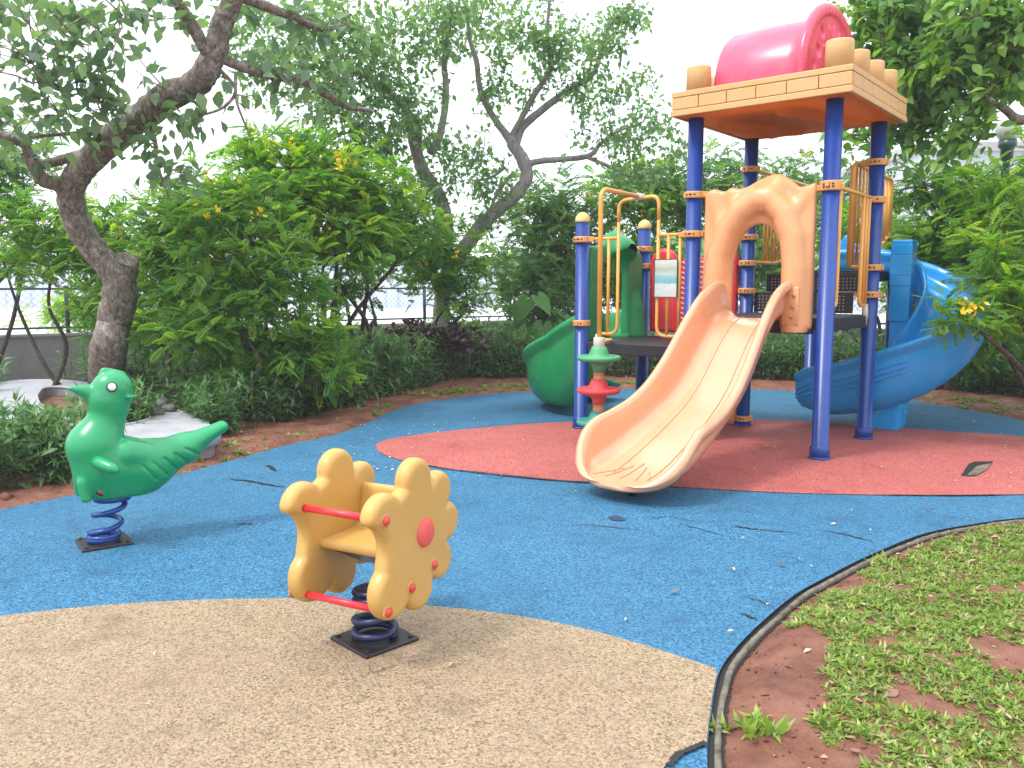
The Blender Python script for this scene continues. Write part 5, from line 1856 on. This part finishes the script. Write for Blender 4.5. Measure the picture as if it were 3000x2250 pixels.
def hedge(label, i0, i1, depth, dens, hmin, hmax, leaf, nleaf, tm=.5, line=None):
    HF, HN = (HF0, HN0) if line is None else line
    seg = np.arange(i0, i1)
    ln = np.linalg.norm(np.diff(HF[i0:i1 + 1], axis=0), axis=1).sum()
    n = int(ln * depth * dens)
    k = rng.choice(seg, n)
    fr = rng.random(n)
    p = HF[k] * (1 - fr)[:, None] + HF[np.minimum(k + 1, len(HF) - 1)] * fr[:, None] + HN[k] * (rng.random(n) ** 1.2 * depth)[:, None]
    p += HN[k] * (.16 * (fbm(p, 1.7, 3) - .35))[:, None]
    p = p[~inside(po, p) | inside(pi_, p)]
    n = len(p)
    h = rng.uniform(hmin, hmax, n) * (.75 + .6 * fbm(p, 1.1, 2))
    k = rng.poisson(nleaf, n) + 6
    pid = np.repeat(np.arange(n), k)
    N = len(pid)
    f = rng.random(N) ** .8
    lean = rng.normal(size=(n, 2)) * .10
    z0 = np.array([soil_z(q) for q in p])
    pos = np.c_[p[pid] + lean[pid] * (f * h[pid])[:, None] * 2, z0[pid] + f * h[pid]]
    az = rng.uniform(0, 6.283, N)
    el = rng.normal(.35, .35, N) + .45 * (f > .85)
    d = np.c_[np.cos(az) * np.cos(el), np.sin(az) * np.cos(el), np.sin(el)]
    R_ = frames(d, rng.normal(size=(N, 3)) * .3 + (0, 0, 1))
    ti = np.clip(tm + .16 * rng.normal(size=N) + (rng.normal(size=n) * .12)[pid], 0, 1)
    sc = leaf * rng.uniform(.6, 1.25, N)
    pk = rng.integers(0, 3, N)
    V, F, T_ = cat([scatter(LAN[q], pos[pk == q], R_[pk == q], sc[pk == q], ti[pk == q]) for q in range(3)])
    o = put("hedge", fresh_mesh("hedge", V, F, T_), M['hedge'], None, dict(kind='stuff', label=label, category="hedge"))
    st = [tube([(a[0], a[1], z - .03), (a[0] + l[0] * hh, a[1] + l[1] * hh, z + hh * .9)], .004, 3, False) for a, l, hh, z in zip(p, lean, h, z0)]
    put("stems", fresh_mesh("stems", np.vstack([s[0] for s in st]), np.vstack([np.array(s[1]) + 6 * i for i, s in enumerate(st)])), M['stem'], o, dict(kind='stuff'))
    return o


hedge("narrow-leaved hedge round the white planter behind the green duck", 0, 30, 1.25, 130, .28, .48, .125, 15)
hedge("dark narrow-leaved hedge under the flowering shrubs", 30, 62, 1.3, 120, .28, .50, .125, 16, .42)
hedge("long narrow-leaved hedge in front of the wall, centre", 62, 102, 1.7, 130, .44, .70, .14, 19, .6)
hedge("narrow-leaved hedge behind the play tower", 102, 120, 1.2, 110, .40, .66, .13, 16, .45)
hedge("narrow-leaved hedge below the right-hand shrubs", 120, 151, 1.3, 110, .40, .70, .14, 17, .42)

uf = smooth_line(np.array([D(-250, 1000, 8.9), D(60, 1000, 9.7), D(260, 1000, 10.1), D(420, 1000, 9.6), D(640, 1000, 9.2), D(860, 1000, 9.6), D(1010, 1000, 10.6)]), 8)[:, :2]
ut = unit(np.gradient(uf, axis=0))
hedge("undergrowth of narrow-leaved plants below the shrubs and along the wall, left", 0, len(uf) - 2, 1.2, 75, .34, .62, .15, 16, .55, (uf, np.c_[-ut[:, 1], ut[:, 0]]))

# purple-leaved bush, big-leaved taro, a low bush behind the fence
shrub("purple_bush", "low dark purple-leaved bush at the foot of the forked tree", D(1270, 1040, 12.3)[:2], [(D(1225, 985, 11.9), (.50, .35, .15), 80), (D(1325, 995, 11.9), (.46, .35, .16), 70)], [t_simple(.22, .2, .08)], M['purple'], 9, .14, sigma=.08)
shrub("low_bush", "pale green low bush seen through the fence at far left", (-7.0, 13.6), [((-7.0, 13.6, 1.02), (1.1, .5, .30), 70)], FRf, cs2, 6, .22, tm=.6)
bt = D(1600, 1000, 13.0)
taro = thing("taro_plant", "big-leaved taro plant by the wall between the hedge and the green slide", "plant", (bt[0], bt[1], 0))


def taro_leaf(L):
    o = [(0, 0), (.10, -.20), (.26, -.22), (.36, -.02), (.34, .25), (.20, .55), (0, .85)]
    pts = o + [(-x, y) for x, y in o[1:-1]][::-1]
    V = [(0, .18, 0)] + [(x, y, .12 * abs(x) - .22 * max(0, y) ** 2 + .012 * math.sin(y * 18)) for x, y in pts]
    m = len(pts)
    return np.array(V) * L, np.array([(0, 1 + i, 1 + (i + 1) % m) for i in range(m)])


tlm = fresh_mesh("leaf", *taro_leaf(1.0), tint=np.full(12, .5))
tlm.materials.append(M['taro'])
for x, y, s, az, el in ((1545, 885, .46, 205, -55), (1578, 872, .40, 330, -45), (1525, 915, .34, 190, -75), (1655, 940, .40, 345, -55), (1590, 955, .42, 250, -70), (1620, 960, .36, 300, -65), (1560, 970, .30, 180, -70), (1635, 915, .30, 20, -30)):
    e = D(x, y, 12.9)
    mobj("stalk", tube(smooth_line([(bt[0], bt[1], 0), ((bt[0] + e[0]) / 2, bt[1], e[2] * .7), tuple(e)], 4), [.016] * 8 + [.008], 6) if False else tube(smooth_line([(bt[0], bt[1], 0), ((bt[0] + e[0]) / 2, bt[1], e[2] * .7), tuple(e)], 4), .012, 6), M['taro'], taro)
    o = put("leaf", tlm, None, taro)
    a, b = math.radians(az), math.radians(el)
    dv = np.array([[math.cos(a) * math.cos(b), math.sin(a) * math.cos(b), math.sin(b)]])
    R_ = frames(dv, np.array([[0, -.5, 1.0]]))[0]
    Mx = np.eye(4)
    Mx[:3, :3] = R_ * s
    Mx[:3, 3] = e
    o.matrix_basis = Matrix(Mx.tolist())
# far wood beyond the paving
n = 9000
x_ = rng.uniform(-40, 60, n)
top = 2.6 + 2.2 * fbm(np.c_[x_, x_ * 0], .13, 3) + np.clip((x_ - 6) * .12, 0, 3)
p = np.c_[x_, 62 + rng.uniform(-3, 3, n), .4 + rng.random(n) ** .7 * top]
V, F, T_ = scatter(SI[0], p, frames(rng.normal(size=(n, 3)), rng.normal(size=(n, 3)) + (0, -1, .6)), rng.uniform(.6, 1.3, n), np.clip(rng.normal(.5, .2, n), 0, 1))
put("treeline", fresh_mesh("treeline", V, F, T_), M['leaf_dark'], None, dict(kind='stuff', label="far line of trees beyond the white paving", category="trees"))

# --- lawn on the right: rosettes of broad carpet grass with bare red soil between
GR = [t_lance(.15, .25), t_lance(.13, -.05), t_lance(.17, .45)]


def tufts(name, p, nleaf, size, mat, label, tm=.5, sd=.2, mu_el=.55):
    n = len(p)
    k = rng.poisson(nleaf, n) + 3
    pid = np.repeat(np.arange(n), k)
    N = len(pid)
    az = rng.uniform(0, 6.283, N)
    el = np.clip(rng.normal(mu_el, .32, N), .05, 1.4)
    d = np.c_[np.cos(az) * np.cos(el), np.sin(az) * np.cos(el), np.sin(el)]
    z0 = np.array([soil_z(q) for q in p])
    pos = np.c_[p[pid] + rng.normal(size=(N, 2)) * size * .22, z0[pid] - .002]
    R_ = frames(d, rng.normal(size=(N, 3)) * .35 + (0, 0, 1))
    sc = size * rng.uniform(.5, 1.35, N) * (.75 + .5 * rng.random(n))[pid]
    ti = np.clip(tm + rng.normal(size=N) * sd * .7 + (rng.normal(size=n) * sd * .6)[pid], 0, 1)
    pk = rng.integers(0, 3, N)
    V, F, T_ = cat([scatter(GR[q], pos[pk == q], R_[pk == q], sc[pk == q], ti[pk == q]) for q in range(3)])
    return put(name, fresh_mesh(name, V, F, T_), mat, None, dict(kind='stuff', label=label, category="grass"))


def lawn_points(n):
    p = np.c_[rng.uniform(.6, 5.5, n), rng.uniform(1.0, 5.2, n)]
    i = np.clip(np.round((p[:, 0] - xs[0]) / .065).astype(int), 0, nx - 1)
    j = np.clip(np.round((p[:, 1] - ys[0]) / .065).astype(int), 0, ny - 1)
    s = sd_play.reshape(nx, ny)[i, j]
    g = fbm(p + 3.3, 2.6, 4)
    for x, y, r, a in ((2900, 1890, .16, -.20), (2700, 2010, .14, -.16), (2720, 2090, .14, -.2), (2260, 2010, .26, -.22), (2330, 1880, .2, -.14), (2900, 2190, .16, -.16), (2650, 1780, .45, .15), (2850, 1650, .5, .16), (2400, 2160, .25, .12), (2600, 2200, .25, .08)):
        c = G(x, y)[:2]
        g = g + a * np.exp(-((p - c) ** 2).sum(1) / r ** 2)
    # bare by the kerb lower down, closed sward further up
    thr = .43 - .075 * np.clip((p[:, 1] - 2.3) / 1.2, -1, 1) + .26 * np.clip(1 - (s - .06) / np.where(p[:, 1] > 3.2, .12, .50), 0, 1)
    return p[(s > .11) & (g > thr) & (p[:, 0] > .3)]


lp_ = lawn_points(62000)
tufts("grass", lp_[:26000], 7, .027, M['grass'], "patchy broad-bladed lawn grass in the right foreground")
dl = lawn_points(9000)
tufts("dry_grass", dl[:2600], 3, .034, M['straw'], "straw-coloured dead blades among the lawn grass", .5, .3, .3)
w_ = []
for x, y, k in ((1255, 1163, 10), (1300, 1158, 16), (1340, 1152, 18), (1390, 1150, 14), (1450, 1140, 16), (1520, 1136, 14), (1480, 1146, 8), (700, 1335, 10), (680, 1360, 6), (1060, 1212, 8), (1100, 1195, 8), (905, 1285, 8), (560, 1375, 4), (270, 1440, 5),
                (1780, 1125, 8), (1850, 1128, 10), (1900, 1130, 8), (2690, 1165, 9), (2780, 1180, 12), (2860, 1195, 12), (2940, 1212, 14), (2840, 1180, 8), (620, 1352, 4), (820, 1300, 4)):
    c = G(x, y)[:2]
    w_.append(c + rng.normal(size=(k, 2)) * (.16, .10))
w_ = np.vstack(w_)
w_ = w_[~inside(play_outline, w_)]
tufts("weeds", w_, 8, .055, M['grass'], "small weeds growing on the red soil strip", .45)
tufts("weeds", np.vstack([G(2340, 1705)[:2] + rng.normal(size=(4, 2)) * .03, G(2590, 1648)[:2] + rng.normal(size=(8, 2)) * .04, G(2180, 2150)[:2] + rng.normal(size=(9, 2)) * .05]), 10, .052, M['grass'], "taller grass tufts sprouting along the kerb", .6, mu_el=.9)

# crumbs of earth on the bare soil
oc = (np.array([(1, 0, 0), (-1, 0, 0), (0, 1, 0), (0, -1, 0), (0, 0, .7), (0, 0, -.5)], float), np.array([(0, 2, 4), (2, 1, 4), (1, 3, 4), (3, 0, 4), (2, 0, 5), (1, 2, 5), (3, 1, 5), (0, 3, 5)]))
q = np.vstack([np.c_[rng.uniform(.5, 5, 5200), rng.uniform(1.2, 5.0, 5200)], np.array([G(a, b)[:2] for a, b in zip(rng.uniform(0, 1700, 2600), rng.uniform(1110, 1500, 2600))])])
i_ = np.clip(np.round((q[:, 0] - xs[0]) / .065).astype(int), 0, nx - 1)
j_ = np.clip(np.round((q[:, 1] - ys[0]) / .065).astype(int), 0, ny - 1)
sdq = sd_play.reshape(nx, ny)[i_, j_]
q = q[(sdq > .08) & (fbm(q, 3.0, 3) > .42)]
n = len(q)
V, F, T_ = scatter(oc, np.c_[q, np.array([soil_z(a) for a in q]) + .003], frames(rng.normal(size=(n, 3)), rng.normal(size=(n, 3))), np.exp(rng.normal(-5.1, .5, n)), np.zeros(n))
put("soil_crumbs", fresh_mesh("soil_crumbs", V, F, T_), M['soil'], None, dict(kind='stuff', label="crumbs of red earth on the bare soil", category="soil"))

# --- fallen leaves and petals
lv = [t_ovate(.26, .05, .12), t_ovate(.34, -.08, .02), t_ovate(.20, .2, .2)]
lmes = []
for k in range(6):
    me = fresh_mesh("fallen_leaf", *lv[k % 3], tint=np.full(8, (.12, .5, .9, .7, .3, .96)[k]))
    me.materials.append(M['litter'])
    lmes.append(me)


def fallen(x, y, L, k, label, group, z=None):
    p = G(x, y)
    zz_ = soil_z(p) if z is None else z
    o = put("fallen_leaf", lmes[k], None, None, dict(label=label, category="leaf", group=group))
    o.location = (p[0], p[1], zz_ + .012)
    o.rotation_euler = (rng.normal() * .15, rng.normal() * .15, rng.uniform(0, 6.28))
    L *= .62
    o.scale = (L, L, L * .7)
    return o


GB = "fallen leaves on the blue rubber"
for x, y, L, k, lab in ((2450, 1548, .045, 2, "thin pale leaf on the blue rubber above the cracks at right"), (2550, 1563, .03, 5, "whitish leaf fleck by the right end of the cracks in the blue rubber"),
                        (2185, 1590, .04, 2, "pale sliver of leaf just under the left crack in the blue rubber"), (2500, 1508, .03, 2, "small pale leaf on the blue rubber close below the red edge at right"),
                        (2142, 1680, .05, 5, "white curled leaf on open blue rubber left of the dark dead leaf"), (2345, 1650, .03, 3, "tiny pinkish leaf right of the dark dead leaf, upper of two"),
                        (2375, 1670, .025, 3, "tiny pinkish leaf right of the dark dead leaf, lower of two"), (2260, 1742, .03, 3, "tiny pinkish leaf below the dark dead leaf on the blue rubber"),
                        (2245, 1790, .03, 2, "pale leaf against the kerb on the blue rubber, upper of two there"), (2150, 1865, .04, 3, "pinkish leaf beside the kerb nearest the corner of the tan rubber"),
                        (1835, 1828, .03, 2, "small pale leaf on the blue rubber just above the right part of the tan edge"), (1560, 1775, .03, 3, "small pinkish leaf on the blue rubber just above the middle of the tan edge"),
                        (1600, 1743, .035, 5, "white leaf fleck in the lower middle of the blue rubber"), (2222, 1566, .03, 2, "pale leaf lying on the long crack in the blue rubber")):
    fallen(x, y, L * 1.3, k, lab, GB, .016)
fallen(2292, 1672, .075, 0, "dark curled dead leaf on the blue rubber near the kerb", GB, .018)
fallen(2727, 1504, .07, 0, "brown fallen leaf on the blue rubber below the red surface edge", GB, .016)
fallen(1967, 1752, .07, 4, "pinkish fallen leaf alone in the middle of the blue rubber", GB, .016)
fallen(1330, 1962, .055, 3, "pale twisted leaf on the tan rubber right of the flower rider", "fallen leaves on the tan rubber", .02)
fallen(458, 1932, .04, 2, "tiny pale petal on the tan rubber at left, upper of two", "fallen leaves on the tan rubber", .02)
fallen(424, 2088, .04, 2, "tiny pale petal on the tan rubber at left, lower of two", "fallen leaves on the tan rubber", .02)
fallen(2662, 1642, .05, 0, "dark twig-like leaf on the red rubber", "fallen leaves on the red rubber", .02).location = tuple(G(2662, 1343)[:2]) + (.03,)
GL_ = "fallen leaves on the lawn"
fallen(2745 + 150, 2222, .085, 5, "large yellow leaf on bare soil at the bottom of the lawn", GL_)
fallen(2545, 1765, .10, 3, "pale pinkish leaf in the grass near the top of the lawn", GL_)
fallen(2630, 2050, .12, 4, "curled brown leaf on red soil in the middle of the lawn", GL_)
fallen(2495, 1960, .11, 2, "long narrow straw-coloured leaf on the lawn soil", GL_)
for x, y, lab in ((2690, 1740, "small brown leaf in the upper lawn, left of the others there"), (2910, 1620, "small brown leaf highest on the lawn, near the right edge of view"), (2840, 1690, "small brown leaf in the upper lawn between two others"),
                  (2665, 1860, "small brown leaf in the grass right of the bare strip by the kerb"), (2960, 1750, "small brown leaf at the right edge of the lawn"), (2520, 2240, "small brown leaf at the bottom of the lawn near the kerb")):
    fallen(x, y, .065, 4, lab, GL_)
# sprinkling of petals over the surface
n = 1500
px_ = rng.uniform(880, 3000, n)
py_ = rng.uniform(1150, 1520, n)
pp = np.array([G(a, b)[:2] for a, b in zip(px_, py_)])
dens = np.exp(-((px_ - 1120) / 260) ** 2) * .9 + .16 + .4 * np.exp(-((px_ - 2850) / 250) ** 2)
ok = inside(play_outline, pp) & (rng.random(n) < dens * .55) & (py_ < 1360 + 100 * rng.random(n))
pp = pp[ok]
n = len(pp)
az = rng.uniform(0, 6.283, n)
V, F, T_ = scatter(t_simple(.35, .05, .06), np.c_[pp, np.full(n, .023)], frames(np.c_[np.cos(az), np.sin(az), rng.normal(size=n) * .1], np.repeat([[0, 0, 1.0]], n, 0) + rng.normal(size=(n, 3)) * .15), rng.uniform(.014, .034, n), rng.uniform(.7, 1, n))
put("petal_litter", fresh_mesh("petal_litter", V, F, T_), M['litter'], None, dict(kind='stuff', label="pale petals sprinkled over the rubber surface", category="petals"))
# flecks of dead leaf on the soil strip
q = np.vstack([np.array([G(a, b)[:2] for a, b in zip(rng.uniform(560, 1500, 700), rng.uniform(1120, 1400, 700))]), np.array([G(a, b)[:2] for a, b in zip(rng.uniform(2600, 3000, 160), rng.uniform(1150, 1230, 160))]),
               np.c_[rng.uniform(.7, 4, 260), rng.uniform(1.4, 4.6, 260)]])
q = q[~inside(play_outline, q)]
n = len(q)
az = rng.uniform(0, 6.283, n)
V, F, T_ = scatter(t_simple(.3, .1, .1), np.c_[q, np.array([soil_z(a) for a in q]) + .006], frames(np.c_[np.cos(az), np.sin(az), rng.normal(size=n) * .2], np.repeat([[0, 0, 1.0]], n, 0) + rng.normal(size=(n, 3)) * .25), rng.uniform(.018, .05, n), rng.uniform(.0, .8, n))
put("leaf_litter", fresh_mesh("leaf_litter", V, F, T_), M['litter'], None, dict(kind='stuff', label="crumbs of dead leaf on the red soil", category="leaf litter"))

# thin scattering volume added to imitate lens glare: far things pale a little
hm = bpy.data.materials.new("glare_veil")
hm.use_nodes = True
hm.node_tree.nodes.clear()
ho = hm.node_tree.nodes.new("ShaderNodeOutputMaterial")
hv = hm.node_tree.nodes.new("ShaderNodeVolumePrincipled")
hv.inputs['Color'].default_value = (.97, .98, 1, 1)
hv.inputs['Density'].default_value = .002
hm.node_tree.links.new(hv.outputs[0], ho.inputs['Volume'])
mobj("added_haze", box(-410, 410, -40, 510, -1.2, 9), hm, smooth=False, kind='stuff')

for o in list(SC.objects):
    if "world_parts" in o:
        del o["world_parts"]
print("tris", sum(sum(len(p.vertices) - 2 for p in m.polygons) if len(m.polygons) < 5000 else len(m.polygons) * (len(m.polygons[0].vertices) - 2) for m in bpy.data.meshes), "objects", len(SC.objects))
